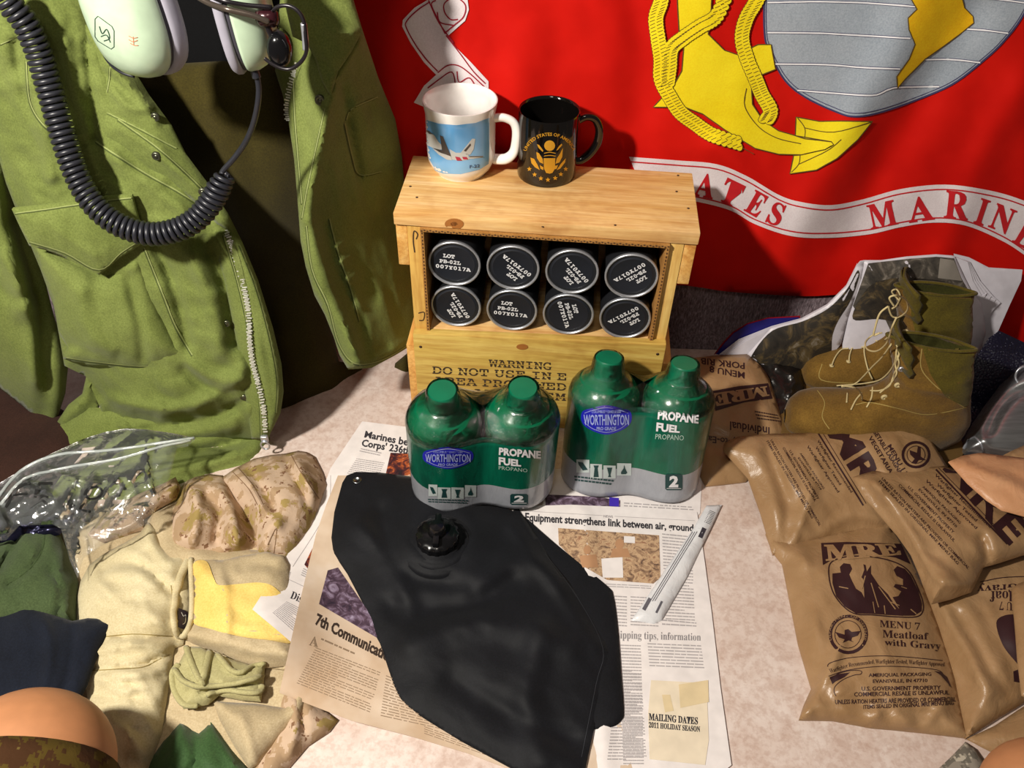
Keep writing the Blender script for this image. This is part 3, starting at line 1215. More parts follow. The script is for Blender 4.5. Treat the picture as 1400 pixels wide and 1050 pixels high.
cknot('knot', 621, 306, 13, 7.5, M['knot'], topb)
cknot('knot_heart', 621, 306, 5, 3, plain('knot_heart', '#8a5220', 0.6), topb)
for px, py in ((561, 255), (570, 270), (941, 285), (925, 262), (927, 240), (921, 232), (742, 310), (841, 308)):
    v, f = g_lathe([(0.0017, 0), (0.0017, 0.0005), (0.0008, 0.0009), (0, 0.001)], 8)
    p = project([topb], [px], [py], 0.0)[0]
    if not np.isnan(p[0]):
        obj('nail', np.array(v) + p, f, M['nail'], crate)
for px, py in ((575, 474), (899, 484)):
    p = project([front], [px], [py], 0.0)[0]
    v, f = g_lathe([(0.0022, 0), (0.0022, -0.0006), (0, -0.0008)], 8, axis='y')
    if not np.isnan(p[0]):
        obj('nail', np.array(v) + p, f, M['nail'], crate)
cknot('knot', 714, 474, 8, 4, M['knot'], front)
lay2('handwritten_mark', bpy.data.objects['side_panel'], [p_stroke([(567, 345), (565, 330), (566, 316), (571, 320), (569, 327)], 1.6), p_stroke([(572, 428), (580, 427), (579, 437), (573, 438)], 1.4)], M['ink'], crate, 0.0005)
# stencilled warning
SL = (912 - 567) and 0.042


def sten(s, x0, x1, y, h):
    """stencilled line following the slope of the front panel"""
    sl = 0.052
    q = [(x0, y), (x1, y + (x1 - x0) * sl), (x1, y + h + (x1 - x0) * sl), (x0, y + h)]
    V, F = p_text(s, q, MONO, 0.012, 6)
    return V, F


def stencil(name, rows, tgt, par, mat, eps):
    lay2(name, tgt, rows, mat, par, eps)


stencil('stencilled_warning', [sten('WARNING', 668, 754, 491, 10.5), sten('DO NOT USE IN E', 591, 774, 500.5, 10.5), sten('AREA PROH  WED', 593, 774, 514.5, 10.5), sten('AND ARY   IGSM', 594, 774, 528.5, 10.5)], front, crate, M['ink'], 0.0004)
# stencil bridges: thin gaps showing wood through the letters
br = []
for (x0, x1, y) in ((668, 754, 496.5), (591, 775, 506), (591, 774, 520), (593, 774, 534)):
    br.append(p_stroke([(x0, y), (x1, y + (x1 - x0) * 0.052)], 1.0, False))
lay2('stencil_bridge', front, br, M['wood_old'], crate, 0.0008)

# ---------------------------------------------------------------- flare cans
RCAN = 0.0352
cpx = [[(626, 355.5), (704, 360), (783, 364), (861, 369.5)], [(627, 417), (703, 421), (780, 426), (855.5, 432)]]
ang = [[4, -142, -132, 140], [-118, 3, 72, 141]]
yc = 0.010
zr = [np.mean([on_front(x, y, yc)[1] for x, y in r]) for r in cpx]
print('can rows', zr, 'shelf', z1, 'opening', zl0, zl1)
zr[1] = zl0 + RCAN + 0.0006
zr[0] = zr[1] + 2 * RCAN + 0.0012
LABC = {(0, 0): 'black flare can lying at the left end of the upper row, lettering upright', (0, 1): 'black flare can second from left in the upper row, lettering upside down',
        (0, 2): 'black flare can third from left in the upper row, lettering upside down', (0, 3): 'black flare can at the right end of the upper row, lettering tilted',
        (1, 0): 'black flare can at the left end of the lower row, lettering upside down', (1, 1): 'black flare can second from left in the lower row, lettering upright',
        (1, 2): 'black flare can third from left in the lower row, lettering running down', (1, 3): 'black flare can at the right end of the lower row, lettering tilted'}
GRP = 'black flare cans in the crate'


def make_can():
    r = thing('flare_can', 'x', 'can', (0, 0, 0))
    v, f = g_lathe([(RCAN - 0.0012, 0.0015), (RCAN - 0.0008, 0.112), (RCAN - 0.004, 0.114)], 36, axis='y')
    obj('can_body', v, f, M['blackcan'], r, world=False, sharp=50)
    v, f = g_lathe([(RCAN - 0.0035, 0.0022), (RCAN - 0.0030, -0.0002), (RCAN - 0.0018, -0.0012), (RCAN - 0.0004, -0.0008), (RCAN, 0.0012), (RCAN - 0.0006, 0.004)], 40, axis='y')
    f = f[:-2]
    obj('rim', v, f, M['rim'], r, world=False)
    v, f = g_lathe([(0, 0.0012), (RCAN * 0.72, 0.0012), (RCAN * 0.76, 0.0006), (RCAN * 0.80, 0.0014), (RCAN - 0.003, 0.0018), (RCAN - 0.0028, 0.003)], 36, axis='y')
    obj('lid', v, f, M['lid'], r, world=False, sharp=50)
    parts = []
    for s, x0, x1, z in (('LOT', -0.0155, 0.000, 0.0085), ('PB-02L', -0.020, 0.0085, -0.0005), ('007Y017A', -0.0245, 0.0225, -0.0095)):
        V, F = glyphs(s, MONO, 0.035, 2)
        lo = V.min(0); hi = V.max(0); U = (V - lo) / (hi - lo)
        parts.append((np.stack([x0 + U[:, 0] * (x1 - x0), z + U[:, 1] * 0.0062], 1), F))
    V, F = merge(parts)
    P3 = np.stack([V[:, 0], np.full(len(V), 0.0001), V[:, 1]], 1)
    obj('stencilled_lettering', P3, [f for f in F], M['white_ink'], r, world=False, smooth=False)
    a = Acc()
    for z in (0.0112, 0.0022, -0.0068):     # gaps of the stencil
        v, f = g_box(-0.026, 0.024, -0.00015, 0.00005, z - 0.0004, z + 0.0004); a.add(v, f)
    return r


def copy_tree(o, parent=None):
    c = o.copy(); COL.objects.link(c); c.parent = parent
    if parent is not None:
        c.matrix_parent_inverse = o.matrix_parent_inverse.copy()
    if o.name in GEO: GEO[c.name] = GEO[o.name]
    for ch in list(o.children):
        copy_tree(ch, c)
    return c


can0 = make_can()
for r in range(2):
    for k in range(4):
        o = can0 if (r, k) == (0, 0) else copy_tree(can0)
        xs, _ = on_front(*cpx[r][k], yc)
        xs = xl0 + T + RCAN + 0.0008 + k * (xl1 - xl0 - 2 * T - 2 * RCAN - 0.0016) / 3
        loc = np.array([A_[0], A_[1], 0]) + ux * xs + uy * yc
        o.matrix_world = Matrix.Translation((loc[0], loc[1], zr[r])) @ Matrix.Rotation(yaw, 4, 'Z') @ Matrix.Rotation(math.radians(ang[r][k]), 4, 'Y')
        o['label'] = LABC[(r, k)]; o['category'] = 'can'; o['group'] = GRP

# ================================================================ MUGS
def mug(name, label, base_px, rim_px, r_rim, r_foot, mat, prof, rot, hpx=None):
    fp = PZ(base_px[0], base_px[1], HC)
    c = np.array([fp[0], fp[1] + r_foot, HC])
    hgt = float(PY(rim_px[0], rim_px[1], c[1])[2] - HC)
    print(name, c, hgt)
    r = thing(name, label, 'mug', (c[0], c[1], HC + 0.0002), rot, 'mugs on the crate')
    v, f = g_lathe([(a * r_rim, b * hgt) for a, b in prof], 56)
    body = obj('mug_body', v, f, mat, r, world=False, sharp=60)
    return r, body, hgt, c


MP1 = [(0, 0.02), (0.60, 0.02), (0.64, 0.0), (0.70, 0.0), (0.72, 0.03), (0.84, 0.09), (0.92, 0.18), (0.94, 0.28), (0.95, 0.85), (1.0, 0.97), (1.0, 0.995), (0.97, 1.0), (0.94, 0.985), (0.90, 0.90), (0.885, 0.3), (0.84, 0.16), (0.6, 0.08), (0, 0.07)]
mg1, b1, h1, c1 = mug('white_mug', 'white mug with a grey jet on a blue sky, left on the crate', (629, 249), (624, 135), 0.0478, 0.033, M['ceramic'], MP1, math.radians(-8))
hp = []
for i in range(25):
    a = math.radians(100 - 200 * i / 24)
    hp.append((0.044 + 0.0285 * (max(math.cos(a), -0.3) if abs(a) < 2 else -0.2) + 0.0, 0.0, h1 * 0.50 + 0.030 * math.sin(a)))
hp = [(0.0435, 0, h1 * 0.78), (0.056, 0, h1 * 0.80), (0.068, 0, h1 * 0.755), (0.073, 0, h1 * 0.64), (0.0725, 0, h1 * 0.45), (0.069, 0, h1 * 0.31), (0.059, 0, h1 * 0.22), (0.0435, 0, h1 * 0.205)]
hp = smooth_poly([(p[0], p[2]) for p in hp], 5, False)
v, f = g_tube([(x, 0, z) for x, z in hp], 0.0052, 14, flat=1.35)
obj('handle', v, f, M['ceramic'], mg1, world=False)
# blue panel wrapped on the front
blue_q = [(574, 160), (580, 163), (600, 169), (624, 171), (650, 168), (669, 161), (669, 200), (668, 224), (655, 232), (630, 238), (605, 237), (588, 230), (578, 222), (575, 190)]
lay2('sky_print', b1, [p_poly(blue_q, 4)], M['sky_print'], mg1, 0.0004)
g = lambda x, y: (570 + x / 11.667, 170 + y / 11.667)
lay2('jet_print', b1, [p_poly([g(*q) for q in [(130, 120), (200, 110), (280, 170), (340, 270), (400, 330), (400, 400), (330, 400), (250, 370), (170, 330), (140, 250)]], 3),
                       p_poly([g(*q) for q in [(250, 380), (400, 450), (540, 500), (560, 570), (480, 560), (350, 480)]], 3),
                       p_poly([g(*q) for q in [(520, 390), (620, 450), (700, 450), (820, 470), (830, 560), (700, 580), (560, 560), (540, 480)]], 3),
                       p_poly([g(*q) for q in [(700, 450), (880, 225), (930, 230), (900, 400), (850, 480), (780, 480)]], 3),
                       p_poly([g(*q) for q in [(840, 500), (1050, 500), (1050, 520), (900, 545), (820, 550)]], 3)], plain('jet_grey', '#c2c3c0', 0.3), mg1, 0.0008)
lay2('jet_shading', b1, [p_poly([g(*q) for q in [(370, 170), (420, 190), (470, 320), (550, 510), (470, 480), (400, 450), (400, 380), (385, 280)]], 3),
                         p_poly([g(*q) for q in [(150, 95), (190, 95), (270, 160), (200, 150)]], 3), p_poly([g(*q) for q in [(250, 370), (400, 410), (470, 480), (380, 450)]], 3),
                         p_poly([g(*q) for q in [(745, 420), (850, 300), (860, 330), (780, 430)]], 3), p_poly([g(*q) for q in [(830, 505), (1050, 505), (1050, 516), (840, 520)]], 3)], plain('jet_dark', '#4a4440', 0.3), mg1, 0.0011)
lay2('jet_exhaust', b1, [p_poly([g(*q) for q in [(610, 510), (680, 520), (720, 575), (640, 575)]], 3), p_poly([g(*q) for q in [(720, 515), (790, 515), (815, 555), (740, 555)]], 3)], plain('jet_red', '#b03048', 0.3), mg1, 0.0013)
lay2('lettering', b1, [p_text('F-22', [g(840, 650), g(1000, 632), g(1000, 680), g(840, 700)], None, 0.02, 3)], plain('dark_blue_ink', '#38547c', 0.3), mg1, 0.0008)

MP2 = [(0, 0.02), (0.90, 0.02), (0.92, 0.0), (0.97, 0.0), (0.99, 0.02), (1.0, 0.08), (1.0, 0.97), (0.985, 1.0), (0.95, 0.995), (0.925, 0.95), (0.92, 0.2), (0.88, 0.09), (0.5, 0.07), (0, 0.07)]
mg2, b2, h2, c2 = mug('black_mug', 'glossy black mug with a gold eagle crest, right of the white mug', (747, 257), (748, 149), 0.0395, 0.0385, M['blackceramic'], MP2, math.radians(8))
hp = smooth_poly([(0.0375, h2 * 0.80), (0.048, h2 * 0.86), (0.060, h2 * 0.82), (0.067, h2 * 0.66), (0.066, h2 * 0.46), (0.058, h2 * 0.30), (0.047, h2 * 0.20), (0.0375, h2 * 0.19)], 5, False)
v, f = g_tube([(x, 0, z) for x, z in hp], 0.0046, 14, flat=1.3)
obj('handle', v, f, M['blackceramic'], mg2, world=False)
g = lambda x, y: (700 + x / 10.5, 160 + y / 10.5)
E = [p_poly([g(*q) for q in p_ell(540, 410, 78, 76, 0, 16)], 3),
     p_poly([g(*q) for q in [(455, 590), (620, 590), (615, 740), (580, 800), (540, 812), (490, 800), (460, 740)]], 3),
     p_poly([g(*q) for q in [(350, 500), (390, 520), (440, 600), (450, 670), (400, 650), (360, 590)]], 3), p_poly([g(*q) for q in [(730, 440), (690, 520), (640, 600), (625, 670), (680, 650), (720, 570)]], 3),
     p_poly([g(*q) for q in [(360, 390), (390, 400), (450, 480), (440, 500), (380, 440)]], 3), p_poly([g(*q) for q in [(710, 380), (720, 400), (660, 470), (635, 480), (670, 420)]], 3),
     p_poly([g(*q) for q in [(265, 580), (320, 600), (370, 690), (400, 760), (330, 720), (280, 660)]], 3), p_poly([g(*q) for q in [(770, 590), (760, 650), (690, 740), (640, 760), (700, 670)]], 3),
     p_poly([g(*q) for q in [(400, 690), (450, 720), (450, 760), (410, 740)]], 3), p_poly([g(*q) for q in [(610, 700), (660, 690), (640, 740), (610, 750)]], 3),
     p_stroke([g(*q) for q in [(460, 520), (540, 505), (625, 520)]], 1.0), p_stroke([g(*q) for q in [(460, 560), (540, 550), (625, 560)]], 1.0)]
for x, y in ((250, 745), (325, 825), (415, 880), (515, 900), (620, 875), (700, 820), (770, 745)):
    st = []
    for k in range(10):
        rr = 36 if k % 2 == 0 else 16
        a = math.radians(-90 + 36 * k)
        st.append(g(x + rr * math.cos(a), y + rr * math.sin(a)))
    E.append(p_poly(st, None))
top = [g(540 + 340 * math.cos(math.radians(a)), 560 - 290 * math.sin(math.radians(a))) for a in np.linspace(166, 14, 30)]
E.append(p_arc_text('UNITED STATES OF AMERICA', top, 4.6, None, 0.02, 2.5))
lay2('gold_crest', b2, E, M['gold'], mg2, 0.0004)

# ================================================================ PROPANE PACKS
RP = 0.0492
FILM_Z = 0.056


def section(z, rr, k):
    """outline around two circles of radius rr, smoothly joined (k)"""
    out = []
    for i in range(72):
        a = 2 * math.pi * i / 72
        lo, hi = 0.0, 0.2
        for _ in range(26):
            m = (lo + hi) / 2
            x, y = m * math.cos(a), m * math.sin(a)
            d1 = math.hypot(x - RP, y) - rr; d2 = math.hypot(x + RP, y) - rr
            h = max(k - abs(d1 - d2), 0) / k
            d = min(d1, d2) - h * h * k * 0.25
            if d < 0: lo = m
            else: hi = m
        out.append((m * math.cos(a), m * math.sin(a), z))
    return out


def pack(label, loc, rot, tilt):
    r = thing('propane_twin_pack', label, 'gas cylinders', loc, rot, 'shrink wrapped propane packs', tilt)
    for s in (-1, 1):
        c = (s * RP, 0, 0)
        v, f = g_lathe([(0.0, 0.004), (0.040, 0.0), (0.0465, 0.006), (0.0478, 0.012), (0.0478, 0.146), (0.0462, 0.156), (0.041, 0.166), (0.033, 0.174), (0.0245, 0.179), (0.022, 0.182), (0.0, 0.184)], 48, c)
        cy = obj('cylinder', v, f, M['green_steel'], r, world=False, sharp=60)
        v, f = g_lathe([(0.0225, 0.178), (0.0195, 0.184), (0.0185, 0.190), (0.0180, 0.205), (0.0165, 0.2075), (0.0, 0.208)], 32, c)
        obj('valve_cap', v, f, M['capgreen'], cy, world=False, sharp=50)
    rings = []; zs = [0.0005, 0.002, 0.006, 0.014, 0.03, 0.045, FILM_Z, FILM_Z + 0.0002, 0.07, 0.085, 0.10, 0.115, 0.13, 0.142, 0.150, 0.157]
    for z in zs:
        rr = RP - 0.0004 - (0.007 * (1 - z / 0.006) if z < 0.006 else 0) + 0.0006 - (0.0022 if z > 0.151 else 0)
        rings.append(section(z, rr, 0.055))
    v, f = g_loft(rings, cap=False)
    v = np.array(v)
    nz = fbm(v[:, 0] * 60 + v[:, 1] * 40, v[:, 2] * 14, 3, 3)
    sc = 1 + nz[:, None] * 0.006
    v[:, :2] *= sc
    fm = []
    for q in f:
        zc = sum(v[i][2] for i in q) / 4
        fm.append(1 if zc < FILM_Z else 0)
    fl = obj('printed_film', v, f, M['film_green'], r, world=False, mats=[M['film_green'], M['film_grey']], fmat=fm)
    top = [section(z, rr, k) for z, rr, k in ((0.152, RP + 0.0006, 0.055), (0.158, RP - 0.0012, 0.055), (0.166, RP - 0.0060, 0.05), (0.173, RP - 0.013, 0.045))]
    # over each cap the clear film rises separately
    v, f = g_loft(top, cap=False)
    a = Acc().add(v, f)
    for s in (-1, 1):
        v, f = g_lathe([(0.034, 0.1755), (0.0262, 0.1815), (0.0232, 0.188), (0.0212, 0.202), (0.0195, 0.2075)], 32, (s * RP, 0, 0))
        a.add(v, f[:-2])
    vv = np.array(a.v)
    vv += 0.0006 * np.stack([fbm(vv[:, 0] * 120, vv[:, 2] * 60, 7), fbm(vv[:, 1] * 120, vv[:, 2] * 60, 8), 0 * vv[:, 0]], 1)
    obj('clear_film', vv, a.f, M['wrapfilm'], r, world=False)
    return r, [fl] + [o for o in r.children if o.name.startswith('cylinder')]


def place_pack(label, lpx, rpx, zb, lean):
    a = PZ(lpx[0], lpx[1], zb); b = PZ(rpx[0], rpx[1], zb)
    rot = math.atan2(b[1] - a[1], b[0] - a[0])
    m = (a + b) / 2 + np.array([-math.sin(rot), math.cos(rot), 0]) * RP
    tilt = None
    if lean:
        tilt = Matrix.Translation((0, -RP * 0.8, 0)) @ Matrix.Rotation(math.radians(-lean), 4, 'X') @ Matrix.Translation((0, RP * 0.8, 0))
        tilt = Matrix.Translation((0, -0.042, 0)) @ Matrix.Rotation(math.radians(-lean), 4, 'X') @ Matrix.Translation((0, 0.042, 0))
    print('pack', m, math.degrees(rot))
    return pack(label, (m[0], m[1], zb), rot, tilt)


pk1, f1 = place_pack('shrink wrapped green propane twin pack standing upright on the black bladder', (615, 703), (709, 699), 0.0105, -6)
pk2, f2 = place_pack('shrink wrapped green propane twin pack leaning back on the crate front', (814, 684), (907, 692), 0.0012, -0.001 + 9)


def pack_print(r, fl, logo, prop, fuel, pano, two, cells, notes):
    cx, cy, hw, hh = logo
    blue = plain('label_blue', '#1a1ea6', 0.4); wht = M['white_ink']; pale = plain('label_pale', '#8f96c8', 0.5); dg = plain('label_dark_green', '#123c3c', 0.5); tint = plain('label_pane', '#b9c4c4', 0.5)
    sh = [(cx - hw, cy - hh * 0.55), (cx - hw * 0.6, cy - hh * 0.8), (cx, cy - hh), (cx + hw * 0.6, cy - hh * 0.8), (cx + hw, cy - hh * 0.55), (cx + hw, cy + hh * 0.2), (cx + hw * 0.6, cy + hh * 0.72), (cx, cy + hh), (cx - hw * 0.6, cy + hh * 0.72), (cx - hw, cy + hh * 0.2)]
    lay2('logo_badge', fl, [p_poly(sh, 4, True)], blue, r, 0.0006)
    lay2('logo_line', fl, [p_stroke([(cx + (x - cx) * 0.9, cy + (y - cy) * 0.84) for x, y in sh[5:]], 0.8), p_stroke([(cx + (x - cx) * 0.9, cy + (y - cy) * 0.84) for x, y in sh[:5]], 0.8)], pale, r, 0.0010)
    lay2('logo_lettering', fl, [p_text('WORTHINGTON', [(cx - hw * .93, cy - hh * .38), (cx + hw * .93, cy - hh * .38), (cx + hw * .93, cy + hh * .36), (cx - hw * .93, cy + hh * .36)], None, 0.02, 4),
                                p_text('PRO GRADE', [(cx - hw * .4, cy + hh * .46), (cx + hw * .4, cy + hh * .46), (cx + hw * .4, cy + hh * .70), (cx - hw * .4, cy + hh * .70)], None, 0.02, 4),
                                p_text('COLUMBUS * OHIO * USA', [(cx - hw * .6, cy - hh * .66), (cx + hw * .6, cy - hh * .66), (cx + hw * .6, cy - hh * .47), (cx - hw * .6, cy - hh * .47)], None, 0.0, 4)], plain('logo_silver', '#98a4da', 0.5), r, 0.0012)
    lay2('lettering', fl, [p_text('PROPANE', prop, None, 0.045, 5), p_text('FUEL', fuel, None, 0.045, 5)], wht, r, 0.0014)
    lay2('lettering', fl, [p_text('PROPANO', pano, None, 0.0, 5)], plain('label_grey', '#a8c4b8', 0.5), r, 0.0008)
    x0, y0, x1, y1 = two
    lay2('quantity_badge', fl, [p_poly([(x0, y0 + 2), (x0 + 2, y0), (x1 - 2, y0), (x1, y0 + 2), (x1, y1 - 2), (x1 - 2, y1), (x0 + 2, y1), (x0, y1 - 2)], 4)], dg, r, 0.0006)
    lay2('quantity_numeral', fl, [p_text('2', [(x0 + 6, y0 + 2), (x1 - 5, y0 + 2), (x1 - 6, y1 - 4), (x0 + 5, y1 - 4)], None, 0.05, 4), p_stroke([(x0 + 2, y1 - 2.5), (x1 - 2, y1 - 2.5)], 0.7, False)], M['white_ink'], r, 0.0010)
    for i, c in enumerate(cells):
        a, b, c2_, d = c
        lay2('pictogram', fl, [p_poly([(a, b), (c2_, b + 0.5), (c2_, d), (a, d)], 4)], tint, r, 0.0006)
        mx = (a + c2_) / 2; w = (c2_ - a) * 0.22
        sil = [[(a + 2, b + 3), (mx, b + 4), (c2_ - 2, d - 4), (mx, d - 3), (a + 3, b + 7)], [(mx - w, b + 2), (mx + w, b + 2), (mx + w * .6, b + 6), (mx + w, d - 2), (mx - w, d - 2), (mx - w * .6, b + 6)],
               [(mx - w, b + 3), (mx + w, b + 3), (mx + w * .3, d - 5), (mx + w * .6, d - 2), (mx - w * .6, d - 2), (mx - w * .3, d - 5)], [(mx, b + 2), (mx + w * .3, b + 7), (mx + w, d - 4), (mx + w * .5, d - 2), (mx - w, d - 2), (mx - w, d - 5), (mx - w * .2, b + 7)]][i]
        lay2('pictogram_mark', fl, [p_poly(sil, 3)], dg, r, 0.0010)
    V, F = p_lines(notes, 2, 3, 0.5, 0.04, 0.1)
    lay('fine_print', fl, V[:, 0].copy(), V[:, 1].copy(), F, dg, r, 0.0006)


pack_print(pk1, f1, (612.5, 626, 33, 15), [(682.6, 611), (739, 616), (739, 627), (682, 621.5)], [(682, 624), (712.5, 628.5), (712.5, 637.5), (682, 635)], [(682, 636.5), (721, 640.5), (721, 645.5), (682, 641.5)],
           (697.5, 675, 722, 690), [(586, 662, 598, 678), (598.6, 666, 616, 682), (617, 666, 634, 682), (635.5, 663, 651, 679)], [(585, 681), (640, 683), (640, 689), (586, 687)])
pack_print(pk2, f2, (829, 574, 33, 20), [(900.3, 560.6), (955, 567), (954.5, 579), (899, 573)], [(898, 577), (930, 582), (929, 591.5), (897, 589.5)], [(896.5, 593), (935, 595), (934.6, 602), (895.8, 600)],
           (909.5, 648, 933, 670), [(788.3, 628, 805.8, 646), (807, 634, 823, 654), (825, 636, 841.6, 654), (843.5, 633, 863, 650)], [(785, 649), (840, 655), (836, 664), (786, 658)])

# ================================================================ NEWSPAPERS
def paper_base(px, py):
    return np.zeros(np.shape(px)) + 0.0004


lift = lambda px, py: 0.052 * np.exp(-((px - 345) ** 2 + (py - 850) ** 2) / (2 * 62.0 ** 2)) + 0.0004
npA = [(495, 576), (495, 576), (560, 584), (650, 602), (650, 602), (700, 760), (700, 760), (560, 880), (500, 890), (412, 890), (408, 886), (345, 833), (345, 833), (392, 760), (440, 672), (452, 640), (452, 640)]
paperA = sheet('newspaper', npA, M['paper'], None, base=lift, step=8, sm=False, t=0.0012, drop=0.0006, noise=[(0.0010, 90, 30, 60, 3)],
               label='white newspaper lowest in the stack, headlined with a 236th birthday, left of the propane', cat='newspaper', group='newspapers under the bladder')
npB = [(462, 650), (446, 690), (432, 730), (408, 830), (382, 947), (382, 947), (420, 962), (480, 985), (560, 1006), (640, 1030), (700, 1053), (800, 1100), (880, 1110), (880, 1110), (800, 800), (700, 700), (560, 650)]
lift2 = lambda px, py: 0.0018 + lift(px, py) + 0.012 * np.exp(-((px - 385) ** 2 + (py - 900) ** 2) / (2 * 60.0 ** 2)) + 0.010 * np.exp(-((px - 480) ** 2 + (py - 1000) ** 2) / (2 * 60.0 ** 2))
paperB = sheet('newspaper', npB, M['papertan'], None, base=lift2, step=8, sm=False, t=0.0012, drop=0.0006, noise=[(0.0012, 120, 40, 25, 8)],
               label='yellowed newspaper sheet with a communications headline, under the bladder on the left', cat='newspaper', group='newspapers under the bladder')
npD = [(744, 640), (960, 650), (957, 702), (945, 712), (800, 705), (742, 698)]
paperD = sheet('newspaper', npD, M['paper'], None, base=0.0002, step=10, sm=False, t=0.0008, drop=0.0004,
               label='newspaper strip with a purple photograph, showing only beneath the rear propane pack', cat='newspaper', group='newspapers under the bladder')
npC = [(700, 690), (718, 692), (780, 690), (870, 694), (953, 700), (953, 700), (962, 757), (973, 838), (985, 940), (1000, 1046), (1000, 1046), (990, 1054), (930, 1066), (780, 1090), (760, 1090), (740, 900), (700, 760)]
paperC = sheet('newspaper', npC, M['paper'], None, base=0.0014, step=8, sm=False, t=0.0012, drop=0.0006, noise=[(0.0010, 150, 60, 80, 12)],
               ridges=[(0.004, 12, [(800, 700), (812, 860), (830, 1060)])],
               label='white newspaper page with a large group photograph and shipping article, right of the bladder', cat='newspaper', group='newspapers under the bladder')


def rowsof(quad, rows, seed, tgt, mat, name='printed_column', fill=0.42, **kw):
    V, F = p_lines(quad, rows, seed, fill, **kw)
    o = lay(name, tgt, V[:, 0].copy(), V[:, 1].copy(), F, mat, tgt, 0.0004)
    if o: o['kind'] = 'stuff'
    return o


# page A
lay2('headline', paperA, [p_text('Marines begin', [(500, 589), (574, 602), (572, 616), (497, 601)], None, 0.03), p_text("Corps' 236th", [(496, 600), (562, 611), (560, 625), (493, 613)], None, 0.03)], M['newsink'], paperA, 0.0004)
lay2('photograph', paperA, [p_poly([(534, 619), (600, 622), (600, 662), (527, 650)], 8)], M['photo_fire'], paperA, 0.0004)
rowsof([(488, 626), (526, 632), (516, 655), (474, 648)], 9, 4, paperA, M['newsinklight'])
rowsof([(494, 612), (522, 618), (519, 624), (491, 618)], 2, 5, paperA, M['newsinklight'])
lay2('photograph', paperA, [p_poly([(441, 722), (444, 760), (428, 786), (416, 772)], 8)], M['photo_fire'], paperA, 0.0004)
lay2('rule_line', paperA, [p_stroke([(397, 782), (394, 792), (424, 806)], 0.8, False), p_stroke([(452, 650), (446, 700), (400, 775)], 0.6)], M['newsinklight'], paperA, 0.0004)
lay2('headline', paperA, [p_text('Dis on a', [(400, 808), (438, 824), (434, 834), (396, 818)], SERIF, 0.0)], M['newsink'], paperA, 0.0004)
rowsof([(415, 776), (430, 784), (426, 794), (411, 787)], 4, 8, paperA, M['newsinklight'])
rowsof([(392, 822), (425, 838), (410, 872), (372, 838)], 12, 9, paperA, M['newsinklight'])
# page B
lay2('headline', paperB, [p_text('7th Communications', [(434, 838), (546, 895), (541, 911), (430, 854)], None, 0.035)], plain('tan_headline', '#33241a', 0.9), paperB, 0.0005)
lay2('photograph', paperB, [p_poly([(448, 780), (462, 776), (520, 860), (515, 872), (436, 826)], 8)], M['photo_night'], paperB, 0.0005)
lay2('drop_capital', paperB, [p_text('A', [(424, 869), (436, 872), (434, 885), (422, 882)], SERIF, 0.0)], M['newsinktan'], paperB, 0.0005)
rowsof([(432, 884), (520, 918), (505, 975), (405, 935)], 17, 21, paperB, M['newsinktan'], fill=0.3)
rowsof([(440, 871), (540, 915), (538, 920), (438, 876)], 1, 22, paperB, M['newsinktan'])
rowsof([(528, 922), (640, 968), (660, 1010), (520, 980)], 15, 23, paperB, M['newsinktan'], fill=0.3)
rowsof([(580, 992), (700, 1034), (700, 1046), (580, 1004)], 4, 24, paperB, M['newsinktan'], fill=0.3)
# page C
lay2('headline', paperC, [p_text('Equipment strengthens link between air, ground', [(718, 701), (948, 717), (948, 730), (718, 716)], None, 0.03, 8), ], M['newsink'], paperC, 0.0005)
lay2('headline', paperC, [p_text('NEWS', [(825, 704), (838, 705), (838, 708.5), (825, 707.5)], None, 0.03), p_stroke([(722, 699), (824, 705)], 0.5, False), p_stroke([(840, 706), (950, 712)], 0.5, False)], M['newsinklight'], paperC, 0.0005)
lay2('headline', paperC, [p_text('holiday shipping tips, information', [(800, 861), (958, 866), (958, 879), (800, 875)], SERIF, -0.004, 8)], plain('grey_headline', '#8a8688', 0.9), paperC, 0.0005)
lay2('photograph', paperC, [p_poly([(763, 722), (901, 732), (903, 790), (893, 798), (830, 793), (790, 770), (764, 745)], 8)], M['photo_crowd'], paperC, 0.0005)
lay2('photograph_detail', paperC, [p_poly([(822, 764), (851, 762), (852, 790), (824, 790)], 8), p_poly([(853, 733), (868, 734), (868, 743), (853, 742)], 8)], M['paper'], paperC, 0.0008)
lay2('photograph_detail', paperC, [p_poly(p_ell(847, 744, 6, 7), 4), p_poly([(838, 750), (858, 750), (862, 762), (834, 762)], 5), p_poly(p_ell(803, 752, 5, 6), 4), p_poly([(792, 760), (815, 758), (818, 776), (796, 776)], 5)], plain('photo_figure', '#b08460', 0.7), paperC, 0.0008)
for i, q in enumerate([[(828, 797), (890, 800), (890, 806), (828, 803)], [(905, 728), (945, 732), (950, 850), (910, 848)], [(826, 812), (857, 814), (857, 858), (826, 856)],
                       [(862, 814), (900, 816), (900, 858), (862, 856)], [(848, 880), (876, 881), (880, 1046), (852, 1046)], [(885, 878), (958, 881), (963, 915), (888, 912)],
                       [(845, 915), (876, 916), (884, 1040), (830, 1040)], [(905, 860 - 15), (952, 862 - 12), (952, 858), (905, 856)]]):
    rowsof(q, max(2, int((q[3][1] - q[0][1]) / 4.2)), 40 + i, paperC, M['newsinklight'], fill=0.36, wmin=0.08, wmax=0.25)
